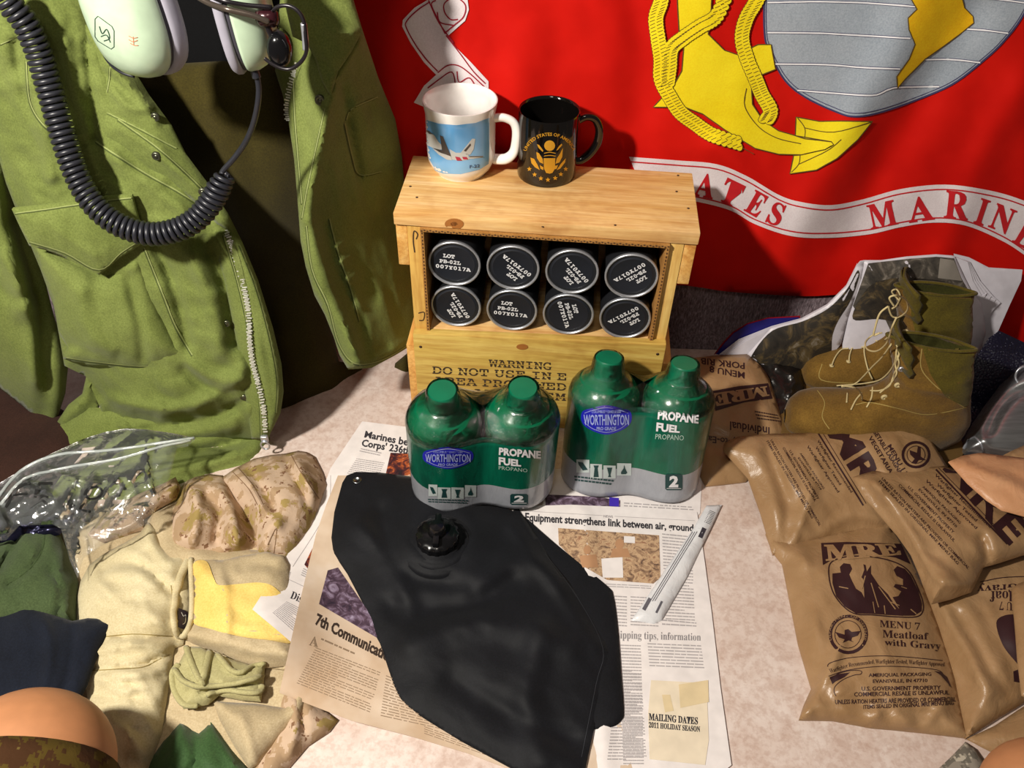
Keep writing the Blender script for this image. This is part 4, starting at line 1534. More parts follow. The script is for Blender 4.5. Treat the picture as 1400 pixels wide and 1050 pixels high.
# boxes advert
bx = plain('advert_tan', '#d8c49c', 0.8)
lay2('advert_box', paperC, [p_poly([(890, 930), (966, 934), (969, 1012), (964, 1046), (888, 1038), (886, 976)], 9)], plain('advert_pale', '#e0d2ba', 0.8), paperC, 0.0006)
lay2('advert_box', paperC, [p_poly([(928, 936), (968, 930), (969, 960), (930, 968)], 9), p_poly([(905, 950), (916, 950), (921, 972), (909, 974)], 9)], bx, paperC, 0.0009)
lay2('advert_lettering', paperC, [p_text('MAILING DATES', [(887, 975), (954, 981), (954, 991), (887, 985)], SERIF, 0.02), p_text('2011 HOLIDAY SEASON', [(887, 987), (957, 993), (957, 1001), (887, 995)], SERIF, 0.02)], M['newsink'], paperC, 0.0009)
rowsof([(930, 938), (966, 933), (966, 956), (931, 962)], 4, 61, paperC, M['newsink'], 'advert_lettering', fill=0.4, wmin=0.1, wmax=0.3)
rowsof([(889, 1003), (958, 1008), (956, 1034), (889, 1030)], 5, 62, paperC, M['newsinklight'], 'advert_lettering', fill=0.5)
# strip D
lay2('photograph', paperD, [p_poly([(745, 676), (790, 678), (820, 680), (848, 684), (848, 695), (746, 693)], 8)], M['photo_night'], paperD, 0.0004)
lay2('photograph_detail', paperD, [p_poly([(833, 680), (846, 681), (846, 693), (833, 692)], 6)], plain('purple_patch', '#3a22a8', 0.8), paperD, 0.0007)
rowsof([(853, 686), (948, 692), (948, 702), (853, 697)], 3, 71, paperD, M['newsinklight'])

# ================================================================ BLADDER
blad = thing('water_bladder', 'black fabric water bladder with a screw cap lying on the newspapers', 'water bag', tuple(PZ(640, 850, 0.003)))
low = [(700, 700), (716, 706), (744, 730), (771, 753), (829, 800), (839, 816), (845, 859), (849, 915), (853, 972), (850, 984), (841, 992), (828, 996), (812, 997), (795, 1000), (700, 900), (650, 800)]
sheet('lower_layer', low, M['blackfab'], blad, base=0.0036, step=7, sm=True, t=0.0015, puff=0.004, w=10, ridges=[])
top = [(468, 660), (474, 650), (487, 645), (520, 646), (567, 652), (600, 655), (669, 683), (716, 706), (716, 706), (738, 738), (756, 769), (802, 824), (835, 888), (836, 900), (825, 937), (800, 1052), (788, 1090), (788, 1090), (770, 1084),
       (700, 1050), (630, 1012), (556, 968), (545, 957), (536, 937), (520, 885), (497, 827), (475, 785), (456, 757), (453, 735), (457, 700)]
bt_ = sheet('bladder_body', top, M['blackfab'], blad, base=0.0042, step=6, sm=False, t=0.003, puff=0.014, w=45,
            ridges=[(0.0101, 24, [(585, 690), (560, 740), (600, 770), (650, 740), (635, 700)]), (-0.0058, 12, [(520, 700), (545, 780), (640, 800)]),
                    (0.0086, 20, [(640, 800), (720, 770), (770, 790)]), (0.0101, 22, [(560, 880), (660, 850), (780, 880)]), (-0.0072, 16, [(540, 830), (640, 830), (700, 790)]),
                    (0.0086, 20, [(740, 860), (720, 960), (740, 1040)]), (-0.0072, 18, [(620, 930), (700, 980), (780, 1010)]), (0.0058, 12, [(700, 720), (760, 800), (815, 880)]),
                    (0.0072, 14, [(490, 720), (530, 760), (560, 830)])],
            noise=[(0.0025, 90, 45, 35, 31)])
# cap on a moulded neck
cpt = project([bt_], [597], [752], 0.0)[0]
cc = np.array([PZ(598, 731, 0.045)[0], PZ(598, 731, 0.045)[1], 0.026])
v, f = g_lathe([(0.050, -0.022), (0.049, -0.004), (0.046, 0.0)], 48, cc)
obj('neck_ring', v, f, M['blackfab'], blad)
v, f = g_lathe([(0.042, -0.004), (0.040, 0.002), (0.035, 0.004), (0.029, 0.005), (0.028, 0.010)], 48, cc)
obj('neck_collar', v, f, M['blackfab'], blad)
V = []; F = []
prof_c = [(0.0255, 0.008), (0.0268, 0.010), (0.0268, 0.020), (0.025, 0.0225), (0.020, 0.0245), (0.012, 0.026), (0.0105, 0.036), (0.0085, 0.040), (0.0, 0.0412)]
n = 96
for i, (r, z) in enumerate(prof_c):
    for k in range(n):
        a = 2 * math.pi * k / n
        rr = r * (1 + (0.035 if (k // 3) % 2 == 0 and 1 <= i <= 2 else 0)) if r else 0
        V.append((cc[0] + rr * math.cos(a), cc[1] + rr * math.sin(a), cc[2] + z))
for i in range(len(prof_c) - 1):
    for k in range(n):
        a = i * n + k; b = i * n + (k + 1) % n
        F.append((a, b, b + n, a + n))
cap = obj('screw_cap', V, F, M['blackplastic'], blad, sharp=40)
v, f = g_box(cc[0] - 0.004, cc[0] + 0.004, cc[1] - 0.024, cc[1] + 0.024, cc[2] + 0.024, cc[2] + 0.033, 0.0015)
obj('grip_bar', v, f, M['blackplastic'], cap, sharp=40)
e = project([bt_], [488], [657], 0.0)[0]
v, f = g_lathe([(0.0035, 0.0004), (0.0042, 0.0018), (0.0058, 0.0018), (0.0068, 0.0002)], 24, e)
obj('eyelet', v, f, M['eyegrey'], blad)
lay2('stitching', bt_, [p_stroke([(745, 757), (790, 818), (824, 886), (815, 935), (795, 1035)], 0.8)], plain('stitch_grey', '#2c2e34', 0.8), blad, 0.0004)

# ================================================================ FOIL PACKET
fo = thing('foil_packet', 'slim white foil packet lying across the edge of the right newspaper', 'packet', tuple(PZ(925, 770, 0.003)))
pkt = sheet('packet_body', [(966, 691), (966, 691), (987, 690), (987, 690), (975, 716), (940, 788), (905, 848), (894, 853), (894, 853), (862, 848), (862, 848), (872, 835), (905, 785), (948, 722)], M['foil'], fo, base=0.0030, step=4, sm=False,
            t=0.001, puff=0.007, w=7, ridges=[(-0.003, 4, [(862, 845), (905, 850)]), (-0.003, 4, [(960, 697), (985, 697)])], noise=[(0.0006, 20, 10, 30, 2)])
lay2('barcode', pkt, [p_stroke([(960 - k * 0.9 + 10, 698 + k * 1.9), (972 - k * 0.9 + 10, 703 + k * 1.9)], 0.7, False) for k in range(9)], M['newsink'], fo, 0.0005)
lay2('lettering', pkt, [p_stroke([(963, 722), (957, 735)], 6, False)], plain('packet_ink', '#3a3640', 0.6), fo, 0.0005)
lay2('fine_print', pkt, [p_stroke([(950 - j * 3.2, 727 + j * 0.3), (892 - j * 3.2, 822 + j * 0.3)], 0.9, False) for j in (-1, 0, 1)] + [p_stroke([(905, 822), (897, 838)], 3.0, False), p_stroke([(889, 818), (880, 834)], 5, False)], plain('packet_ink2', '#5c5a62', 0.6), fo, 0.0005)

# ================================================================ MEAL POUCHES
GM = 'tan meal pouches piled at the right'


def pouch(label, poly, base, mat='mre', **kw):
    r = thing('meal_pouch', label, 'ration pouch', tuple(PZ(np.mean([p[0] for p in poly]), np.mean([p[1] for p in poly]), 0.0)), group=GM)
    b = sheet('pouch_body', poly, M[mat], r, base=base, **kw)
    return r, b


INKM = M['mreink']
# A: behind, upside down
pA, bA = pouch('tan meal pouch printed upside down, behind the rear propane pack by the boots', [(925, 492), (925, 492), (975, 486), (1022, 484), (1022, 484), (1040, 500), (1052, 518), (1075, 592), (1062, 612), (1020, 658), (965, 664), (965, 664), (930, 600)],
               lambda px, py: 0.001 + 0.045 * np.clip((610 - py) / 120, 0, 1), step=6, sm=False, t=0.003, puff=0.020, w=28, ridges=[(0.004, 8, [(1030, 520), (1060, 590)])], noise=[(0.002, 60, 30, 20, 41)])
lay2('lettering', bA, [p_text('MENU 8', [(1018, 518), (970, 509), (970, 500), (1018, 509)], None, 0.02, 5), p_text('PORK RIB', [(1018, 505), (958, 498), (958, 489), (1018, 496)], None, 0.02, 5)], INKM, pA, 0.0006)
lay2('logo_band', bA, [p_poly([(972, 535), (1010, 528), (1050, 524), (1056, 545), (1018, 550), (978, 562)], 6)], INKM, pA, 0.0006)
lay2('logo_lettering', bA, [p_text('MRE', [(1052, 541), (978, 556), (974, 538), (1048, 528)], SERIF, 0.03, 5)], M['mre'], pA, 0.0011)
lay2('lettering', bA, [p_text('Individual', [(1052, 596), (998, 588), (998, 576), (1052, 584)], None, 0.015, 5), p_text('Ready-to-Eat', [(1030, 613), (964, 604), (964, 592), (1030, 601)], None, 0.015, 5)], INKM, pA, 0.0006)
rowsof([(1062, 566), (1030, 560), (1036, 574), (1068, 578)], 3, 81, bA, INKM, 'fine_print')
sheet('black_plastic_shade', [(1028, 489), (1046, 487), (1070, 488), (1094, 498), (1100, 530), (1082, 560), (1074, 596), (1066, 600), (1056, 560), (1046, 520)], plain('black_plastic_shade', '#1a1614', 0.25), None, base=lambda px, py: 0.001 + 0.030 * np.clip((600 - py) / 100, 0, 1), step=5, sm=False, t=0.002, puff=0.006, w=8,
      noise=[(0.004, 16, 9, 60, 48)], ridges=[(0.006, 3, [(1060, 500), (1086, 520), (1076, 545)])], label='crumpled black plastic, added also as shade, between the rear meal pouch and the boot toes', cat='wrapper')  # black plastic whose dark colour also stands for shade at the boot toes
# E: right lower
pE, bE = pouch('tan meal pouch under the pile on the right, meatloaf lettering upside down', [(1262, 800), (1300, 765), (1380, 745), (1440, 735), (1440, 735), (1470, 860), (1450, 930), (1398, 962), (1360, 985), (1321, 1009), (1321, 1009), (1306, 930), (1285, 860)],
               0.0012, step=6, sm=False, t=0.004, puff=0.030, w=34, ridges=[(0.006, 9, [(1290, 830), (1330, 900), (1360, 970)]), (-0.004, 8, [(1310, 840), (1345, 900), (1380, 950)]), (0.005, 10, [(1328, 1000), (1395, 955)])], noise=[(0.0035, 70, 24, 60, 42)])
lay2('lettering', bE, [p_text('MENU 7', [(1412, 838), (1366, 834), (1366, 822), (1412, 826)], SERIF, 0.0, 5), p_text('Meatloaf', [(1425, 822), (1353, 823), (1353, 808), (1425, 808)], SERIF, 0.0, 5), p_text('with Gravy', [(1440, 806), (1336, 812), (1336, 798), (1440, 792)], SERIF, 0.0, 5)], INKM, pE, 0.0006)
lay2('picture_oval', bE, [p_poly([(1362, 852), (1372, 842), (1392, 840), (1430, 842), (1430, 905), (1400, 912), (1386, 902), (1370, 880)], 6, True)], INKM, pE, 0.0006)
lay2('seal_print', bE, [p_poly([(1385, 918), (1395, 914), (1400, 925), (1398, 934), (1386, 932)], 4)], INKM, pE, 0.0006)
lay2('rule_line', bE, [p_stroke([(1340, 796), (1370, 790), (1410, 788)], 1.2)], INKM, pE, 0.0006)
# D: front, Menu 7
pD, bD = pouch('tan meal pouch nearest the front, meatloaf menu lettering upright', [(1047, 729), (1047, 729), (1066, 737), (1085, 738), (1120, 733), (1170, 722), (1213, 712), (1213, 712), (1246, 760), (1274, 830), (1300, 905), (1323, 1008), (1323, 1008), (1290, 1004), (1240, 998), (1193, 994), (1140, 984), (1093, 983), (1093, 983),
               (1100, 962), (1110, 940), (1092, 880), (1080, 820), (1070, 770), (1057, 754)],
               0.0006, step=5, sm=False, t=0.004, puff=0.032, w=36, ridges=[(0.006, 8, [(1098, 975), (1130, 925), (1150, 880)]), (-0.005, 9, [(1130, 955), (1200, 965), (1300, 985)]), (0.004, 8, [(1190, 985), (1215, 965), (1240, 990)]), (0.003, 7, [(1265, 990), (1290, 960), (1300, 930)]), (0.004, 9, [(1062, 742), (1085, 745), (1100, 770)])],
               noise=[(0.003, 70, 26, 70, 43)])
s6 = lambda x, y: (1080 + x / 3.888, 720 + y / 3.888)
lay2('logo_band', bD, [p_poly([s6(*q) for q in [(165, 88), (300, 82), (590, 92), (640, 200), (560, 165), (400, 140), (250, 160), (175, 205)]], 5)], INKM, pD, 0.0006)
lay2('logo_lettering', bD, [p_text('MRE', [s6(180, 98), s6(560, 92), s6(600, 150), s6(190, 185)], SERIF, 0.03, 5)], M['mre'], pD, 0.0010)
lay2('picture_border', bD, [p_stroke([s6(*q) for q in [(205, 240), (215, 195), (260, 170), (330, 158), (420, 160), (510, 175), (590, 205), (640, 250), (680, 330), (705, 400), (705, 450), (670, 480), (560, 480), (440, 470), (350, 465), (290, 430), (240, 370), (215, 310)]], 1.6, True, True)], INKM, pD, 0.0006)
lay2('picture_print', bD, [p_poly([s6(*q) for q in l], 4) for l in (
    [(225, 250), (270, 245), (265, 215), (285, 195), (320, 200), (330, 225), (315, 255), (330, 290), (350, 330), (380, 350), (395, 380), (390, 280), (380, 270), (395, 230), (390, 200), (402, 205), (408, 240), (430, 205), (430, 250), (470, 310), (520, 360), (545, 400), (590, 450), (600, 475), (440, 465), (350, 462), (290, 425), (245, 370), (225, 300)],
    [(550, 230), (570, 210), (610, 225), (640, 260), (680, 340), (700, 410), (698, 450), (660, 474), (600, 474), (560, 400), (545, 375), (575, 370), (590, 345), (550, 320), (560, 305), (600, 312), (600, 280), (565, 262)])], INKM, pD, 0.0006)
lay2('picture_highlight', bD, [p_stroke([s6(*q) for q in l], w, False) for l, w in (([(400, 262), (382, 330)], 1.4), ([(430, 300), (470, 430)], 1.4), ([(470, 320), (560, 440)], 1.5), ([(260, 320), (310, 330)], 1.2), ([(500, 420), (505, 465)], 1.4), ([(530, 400), (580, 420)], 1.0), ([(590, 320), (620, 330)], 1.0), ([(640, 440), (670, 465)], 1.4), ([(440, 400), (450, 460)], 1.0))], M['mre'], pD, 0.0010)
lay2('seal_print', bD, [p_stroke([s6(*q) for q in p_ell(310, 573, 96, 97)], 4.4, False, True), p_stroke([s6(*q) for q in p_ell(308, 573, 70, 73)], 0.9, False, True),
                       p_poly([s6(*q) for q in [(240, 560), (290, 575), (290, 550), (310, 545), (328, 560), (375, 555), (360, 580), (330, 590), (325, 605), (340, 615), (310, 605), (280, 618), (290, 600), (260, 590)]], 3)], INKM, pD, 0.0006)
ringp = [s6(306 + 90 * math.cos(math.radians(a)), 573 - 92 * math.sin(math.radians(a))) for a in np.linspace(200, -20, 30)]
lay2('seal_lettering', bD, [p_arc_text('DEPARTMENT OF DEFENSE', ringp, 3.2, None, 0.0, 4)], M['mre'], pD, 0.0010)
lay2('lettering', bD, [p_text('MENU 7', [s6(475, 495), s6(690, 512), s6(690, 550), s6(478, 535)], SERIF, 0.0, 6), p_text('Meatloaf', [s6(490, 548), s6(735, 565), s6(735, 602), s6(492, 590)], SERIF, 0.0, 6), p_text('with Gravy', [s6(500, 598), s6(800, 615), s6(800, 665), s6(505, 640)], SERIF, 0.0, 6)], INKM, pD, 0.0006)
lay2('rule_line', bD, [p_stroke([s6(*q) for q in [(200, 745), (215, 725), (300, 700), (450, 688), (600, 692), (810, 712)]], 1.0), p_stroke([s6(*q) for q in [(205, 795), (300, 765), (450, 745), (600, 745), (780, 762), (820, 800), (850, 850)]], 1.0)], INKM, pD, 0.0006)
lay2('fine_print', bD, [p_arc_text('Warfighter Recommended, Warfighter Tested, Warfighter Approved', [s6(*q) for q in [(215, 785), (320, 752), (450, 735), (600, 735), (820, 750)]], 7.5, SERIF, -0.01, 5),
                       p_text('AMERIQUAL PACKAGING', [s6(418, 780), s6(750, 775), s6(750, 797), s6(418, 803)], None, 0.02, 6), p_text('EVANSVILLE, IN 47710', [s6(440, 812), s6(730, 808), s6(730, 830), s6(440, 835)], None, 0.02, 6),
                       p_text('U.S. GOVERNMENT PROPERTY', [s6(380, 850), s6(800, 845), s6(800, 868), s6(380, 873)], None, 0.02, 6), p_text('COMMERCIAL RESALE IS UNLAWFUL', [s6(340, 880), s6(845, 870), s6(845, 893), s6(340, 903)], None, 0.02, 6),
                       p_text('UNLESS RATION HEATERS ARE PROVIDED OR COMMERCIAL', [s6(240, 920), s6(880, 905), s6(880, 930), s6(240, 945)], None, 0.02, 6), p_text('ITEMS SEALED IN ORIGINAL MRE MENU BAG', [s6(390, 948), s6(870, 925), s6(870, 948), s6(390, 970)], None, 0.02, 6)], INKM, pD, 0.0006)
lay2('spoon_print', bD, [p_stroke([s6(*q) for q in [(245, 900), (235, 880), (240, 850), (280, 815), (340, 790), (375, 785), (378, 768), (330, 765), (260, 780), (210, 810)]], 1.0), p_poly([s6(*q) for q in [(210, 800), (250, 785), (320, 775), (290, 800), (240, 825), (225, 838)]], 3),
                        p_poly([s6(*q) for q in [(765, 768), (800, 772), (835, 800), (860, 860), (835, 830), (800, 790)]], 3)], INKM, pD, 0.0006)
# B: vegetable lasagna
liftB = lambda px, py: 0.001 + 0.034 * np.clip((720 - py) / 120, 0, 1) + 0.010 * np.clip((px - 1180) / 80, 0, 1)
pB, bB = pouch('tan meal pouch with a vegetable menu, leaning on the boots', [(1008, 597), (1008, 597), (1052, 593), (1100, 592), (1130, 588), (1193, 569), (1246, 559), (1246, 559), (1254, 576), (1268, 594), (1268, 594), (1296, 638), (1296, 638), (1280, 700), (1215, 722), (1170, 727), (1120, 736), (1075, 754),
               (1057, 757), (1057, 757), (1040, 700), (1023, 652), (990, 615), (990, 606)],
               liftB, step=5, sm=False, t=0.004, puff=0.022, w=24, ridges=[(0.006, 7, [(1085, 745), (1098, 705), (1110, 670)]), (-0.006, 8, [(1070, 745), (1075, 690), (1050, 620)]), (0.004, 8, [(1120, 735), (1160, 705), (1205, 712)]), (0.004, 6, [(1228, 570), (1250, 590), (1262, 600)])], noise=[(0.0035, 60, 22, 60, 44)])
s7 = lambda x, y: (1040 + x / 3.889, 560 + y / 3.889)


def slant(text, x0, y0, x1, y1, h, style=None, bold=0.012, f=s7, cut=6):
    """text along the line (x0,y0)-(x1,y1), height h to its right-hand up side, in crop coordinates"""
    L = math.hypot(x1 - x0, y1 - y0); nx, ny = (y1 - y0) / L * h, -(x1 - x0) / L * h
    return p_text(text, [f(x0 + nx, y0 + ny), f(x1 + nx, y1 + ny), f(x1, y1), f(x0, y0)], style, bold, cut)


lay2('logo_lettering', bB, [slant('MRE', 345, 118, 600, 530, 140, None, 0.03, cut=9)], INKM, pB, 0.0006)
lay2('lettering', bB, [slant('MENU 11', 672, 195, 760, 345, 24, bold=0.025), slant('VEGETABLE LASAGNA', 575, 88, 735, 345, 24, bold=0.025), slant('VEGETARIAN', 570, 150, 700, 370, 24, bold=0.025)], INKM, pB, 0.0006)
lay2('rule_line', bB, [p_stroke([s7(305, 125), s7(545, 510)], 2.2, False), p_stroke([s7(330, 125), s7(560, 500)], 0.8, False)], INKM, pB, 0.0006)
lay2('fine_print', bB, [slant('Warfighter Recommended', 295, 170, 475, 445, 18), slant('Warfighter Tested', 285, 205, 415, 405, 18), slant('Warfighter Approved', 240, 200, 405, 445, 18),
                       slant('AMERIQUAL PACKAGING', 205, 235, 330, 425, 12), slant('EVANSVILLE, IN 47710', 195, 260, 315, 430, 12), slant('U.S. GOVERNMENT PROPERTY', 150, 220, 300, 480, 12), slant('COMMERCIAL RESALE IS UNLAWFUL', 115, 205, 285, 490, 12),
                       slant('UNLESS RATION HEATERS ARE PROVIDED OR COMMERCIAL', 50, 165, 310, 620, 12), slant('ITEMS SEALED IN ORIGINAL MRE MENU BAG', 30, 170, 270, 580, 12)], INKM, pB, 0.0006)
lay2('seal_print', bB, [p_stroke([s7(*q) for q in p_ell(825, 240, 70, 66)], 3.6, False, True), p_stroke([s7(*q) for q in p_ell(825, 240, 48, 46)], 0.9, False, True),
                       p_poly([s7(*q) for q in [(790, 215), (830, 230), (835, 195), (850, 200), (850, 250), (880, 270), (840, 268), (825, 290), (800, 285), (818, 262), (795, 240)]], 3)], INKM, pB, 0.0006)
# C: over the others
liftC = lambda px, py: 0.040 + 0.006 * np.clip((700 - py) / 60, 0, 1)
pC, bC = pouch('tan meal pouch on top of the others, its logo running off to the right', [(1166, 652), (1166, 652), (1193, 644), (1240, 641), (1290, 637), (1290, 637), (1320, 645), (1350, 662), (1420, 700), (1420, 700), (1440, 752), (1440, 752), (1400, 757), (1345, 775), (1338, 790), (1329, 808), (1300, 818), (1275, 824), (1275, 824), (1262, 795), (1246, 758), (1228, 732), (1205, 705), (1180, 676)],
               liftC, step=5, sm=False, t=0.004, puff=0.026, w=20, ridges=[(0.006, 7, [(1195, 660), (1240, 720), (1280, 790), (1320, 800)]), (-0.006, 8, [(1185, 668), (1225, 730), (1262, 785)]), (-0.008, 7, [(1343, 735), (1350, 760), (1346, 785)]), (0.004, 6, [(1280, 770), (1310, 800)])], noise=[(0.0035, 60, 22, 40, 45)])
lay2('logo_lettering', bC, [slant('MRE', 950, 300, 1320, 725, 150, None, 0.03, cut=9)], INKM, pC, 0.0006)
lay2('rule_line', bC, [p_stroke([s7(918, 305), s7(1310, 715)], 2.4, False), p_stroke([s7(945, 310), s7(1325, 700)], 0.8, False)], INKM, pC, 0.0006)
lay2('fine_print', bC, [slant('Warfighter Recommended', 920, 355, 1215, 635, 20), slant('Warfighter Tested', 930, 405, 1140, 600, 20), slant('Warfighter Approved', 870, 385, 1140, 640, 20),
                       slant('AMERIQUAL PACKAGING', 855, 415, 1055, 610, 15), slant('EVANSVILLE, IN 47710', 835, 430, 1035, 630, 15), slant('U.S. GOVERNMENT PROPERTY', 780, 415, 1020, 660, 15), slant('COMMERCIAL RESALE IS UNLAWFUL', 730, 405, 1025, 705, 15),
                       slant('UNLESS RATION HEATERS ARE PROVIDED OR COMMERCIAL', 640, 370, 1100, 850, 14), slant('ITEMS SEALED IN ORIGINAL MRE MENU BAG', 625, 385, 1045, 825, 14)], INKM, pC, 0.0006)
# plain pouches at the edge
pH, bH = pouch('plain pinkish tan pouch with a curved edge, on top at the right edge', [(1297, 631), (1297, 631), (1316, 623), (1340, 619), (1400, 626), (1480, 632), (1480, 632), (1490, 700), (1450, 720), (1400, 705), (1370, 697), (1349, 683), (1323, 660)],
               0.082, mat='mretan2', step=6, sm=False, t=0.002, puff=0.012, w=18, ridges=[(0.004, 7, [(1320, 635), (1370, 655), (1430, 690)]), (-0.003, 6, [(1330, 632), (1390, 650), (1450, 680)])], noise=[(0.0015, 50, 20, 30, 46)])
pI, bI = pouch('tan pouch corner behind the pinkish one, below the steel mess tin', [(1372, 622), (1384, 616), (1402, 608), (1460, 590), (1500, 600), (1500, 660), (1440, 650)],
               0.070, step=8, sm=False, t=0.002, puff=0.010, w=18)
pF, bF = pouch('tan pouch edge standing at the right edge beside the upside-down meatloaf one', [(1384, 804), (1392, 798), (1440, 780), (1480, 790), (1480, 940), (1420, 958), (1398, 950), (1392, 900), (1389, 860)],
               0.038, step=7, sm=False, t=0.003, puff=0.012, w=16)
pG, bG = pouch('shadowed tan pouch at the lower right corner under the meatloaf ones', [(1322, 1010), (1360, 992), (1399, 966), (1470, 940), (1490, 1060), (1440, 1070), (1385, 1042), (1345, 1022)],
               0.001, step=7, sm=False, t=0.002, puff=0.016, w=18, ridges=[(-0.004, 6, [(1335, 1010), (1380, 1020), (1430, 1030)])])
cg = sheet('camouflage_scrap', [(1320, 1014), (1335, 1024), (1352, 1048), (1360, 1080), (1270, 1080), (1284, 1050), (1300, 1035)], M['camogrey'], None, base=0.0005, step=6, sm=False, t=0.003, puff=0.008, w=12,
           ridges=[(0.004, 5, [(1330, 1030), (1340, 1060)])], label='grey camouflage cloth corner below the front meal pouch', cat='cloth')

# ================================================================ STEEL MESS TIN, GLITTER CLOTH
gl = sheet('glitter_cloth', [(1300, 560), (1322, 520), (1335, 487), (1352, 462), (1366, 452), (1400, 468), (1500, 480), (1500, 620), (1400, 640), (1300, 640)], M['glitter'], None,
           base=lambda px, py: 0.001 + 0.0011 * np.clip(560 - py, 0, 120), step=8, sm=False, t=0.003, puff=0.004, w=20, noise=[(0.002, 50, 30, 30, 51)], drop=0.002,
           label='dark glittery cloth bunched between the magazine and the steel mess tin', cat='cloth')
tin = thing('mess_tin', 'brushed steel mess tin tilted at the right edge behind the pouches', 'mess tin', tuple(PZ(1380, 600, 0.0)))
tb = sheet('tin_body', [(1311, 622), (1311, 622), (1318, 600), (1330, 578), (1345, 556), (1366, 528), (1385, 505), (1400, 487), (1440, 450), (1560, 430), (1560, 640), (1400, 640)], M['steel'], tin,
           base=lambda px, py: 0.004 + 0.0004 * np.clip(620 - py, 0, 200), step=4, sm=False, t=0.002, puff=0.045, w=11,
           ridges=[(-0.010, 7, [(1352, 588), (1362, 566), (1378, 545), (1395, 534), (1420, 530)]), (0.003, 4, [(1340, 596), (1348, 604), (1356, 612), (1400, 616)])])
rp = project([tb], [1401], [514], 0.004)[0]
a_ = np.linspace(0, 2 * math.pi, 28, endpoint=False)
v, f = g_tube([(rp[0] + 0.013 * math.cos(t), rp[1] + 0.006 * math.sin(t), rp[2] + 0.012 * math.sin(t)) for t in a_], 0.0018, 8, closed=True)
obj('wire_ring', v, f, M['rim'], tin)
v, f = g_tube([tuple(project([tb], [x], [y], 0.0015)[0]) for x, y in ((1318, 614), (1324, 601), (1334, 598), (1341, 605), (1345, 618))], 0.0016, 8)
obj('rolled_edge', v, f, M['rim'], tin)

# ================================================================ MAGAZINE
mg = thing('magazine', 'open magazine propped up behind the boots, dark photographs on its pages', 'magazine', tuple(PY(1180, 480, 1.0)))
MY = lambda px, py: 0.992 + 0.00030 * (480 - py)
back = [(979, 484), (979, 484), (990, 470), (1003, 456), (1022, 444), (1050, 436), (1092, 434), (1092, 434), (1110, 470), (1050, 500)]
sheet('cover', back, plain('cover_blue', '#1c1c6c', 0.35), mg, mode='y', base=lambda px, py: MY(px, py) + 0.008, step=7, sm=False, t=0.0, drop=0.0008)
sheet('cover', [(976, 485), (988, 469), (1001, 455), (1021, 442.5), (1050, 434.5), (1094, 432), (1094, 436), (1050, 440), (1010, 470)], plain('cover_red', '#8c1420', 0.35), mg, mode='y', base=lambda px, py: MY(px, py) + 0.0105, step=7, sm=False, t=0.0, drop=0.0008)
back2 = [(1304, 347), (1304, 347), (1325, 352), (1352, 366), (1398, 369), (1398, 369), (1396, 384), (1381, 416), (1365, 452), (1350, 470), (1336, 488), (1320, 520), (1320, 520)]
sheet('cover', back2, M['magwhite'], mg, mode='y', base=lambda px, py: MY(px, py) + 0.010, step=7, sm=False, t=0.0, drop=0.0008, ridges=[(0.004, 8, [(1340, 362), (1375, 400)])])
for k in range(4):
    e = k * 3.2
    sheet('page', [(983 + e, 485), (983 + e, 485), (1010 + e, 464 + e * .3), (1055, 446 + e * 0.3), (1096, 435 + e * .3), (1131, 416 + e * .3), (1157, 390 + e * .3), (1172, 360 + e * .2), (1172, 360), (1190, 420), (1120, 500), (1040, 500), (1018 + e, 484), (1018 + e, 484)], M['magwhite'], mg, mode='y',
          base=lambda px, py, k=k: MY(px, py) + 0.006 - 0.0016 * k, step=8, sm=False, t=0.0, drop=0.0006)
    sheet('page', [(1300, 349), (1300, 349), (1318 - e * .3 + 8, 358), (1340 - e, 384), (1358 - e * 1.6, 405), (1368 - e * 2, 414 - e * 1.4), (1368 - e * 2, 414 - e * 1.4), (1358 - e * 2, 424), (1350 - e * 2.2, 436), (1345 - e * 2, 470), (1330 - e, 500), (1310, 520), (1290, 500)], M['magwhite'], mg, mode='y',
          base=lambda px, py, k=k: MY(px, py) + 0.006 - 0.0016 * k, step=8, sm=False, t=0.0, drop=0.0006)
lp = [(1022, 485), (1022, 485), (1054, 449), (1096, 437), (1131, 418), (1157, 392), (1172, 362), (1176, 357), (1182, 356), (1182, 356), (1180, 380), (1168, 410), (1158, 440), (1150, 470), (1110, 520), (1050, 515)]
pl = sheet('open_page', lp, M['magwhite'], mg, mode='y', base=lambda px, py: MY(px, py) - 0.002, step=6, sm=False, t=0.0, puff=0.008, w=20, drop=0.0008)
rpg = [(1182, 356), (1182, 356), (1205, 356), (1240, 351), (1280, 348), (1305, 350), (1305, 350), (1318, 378), (1330, 402), (1342, 414), (1345, 430), (1348, 455), (1335, 500), (1300, 530), (1150, 520), (1150, 520), (1152, 470), (1160, 435), (1172, 400)]
pr = sheet('open_page', rpg, M['magwhite'], mg, mode='y', base=lambda px, py: MY(px, py) - 0.002, step=6, sm=False, t=0.0, puff=0.010, w=24, drop=0.0008, ridges=[(0.004, 10, [(1240, 350), (1250, 420)])])
lay2('photograph', pl, [p_poly([(1030, 482), (1056, 452), (1098, 439), (1133, 421), (1158, 395), (1172, 370), (1174, 380), (1162, 412), (1146, 438), (1138, 458), (1128, 500), (1060, 512), (1030, 495)], 7, True)], M['photo_mag'], mg, 0.0006)
lay2('photograph', pr, [p_poly([(1187, 360), (1240, 354), (1280, 351), (1304, 353), (1314, 380), (1328, 404), (1322, 420), (1330, 450), (1300, 500), (1240, 500), (1210, 436), (1160, 434), (1172, 402)], 8)], M['photo_mag2'], mg, 0.0006)
lay2('photograph', pr, [p_poly([(1166, 436), (1178, 405), (1200, 385), (1250, 380), (1310, 392), (1312, 430), (1240, 440), (1200, 436)], 8, True)], M['photo_mag'], mg, 0.0009)
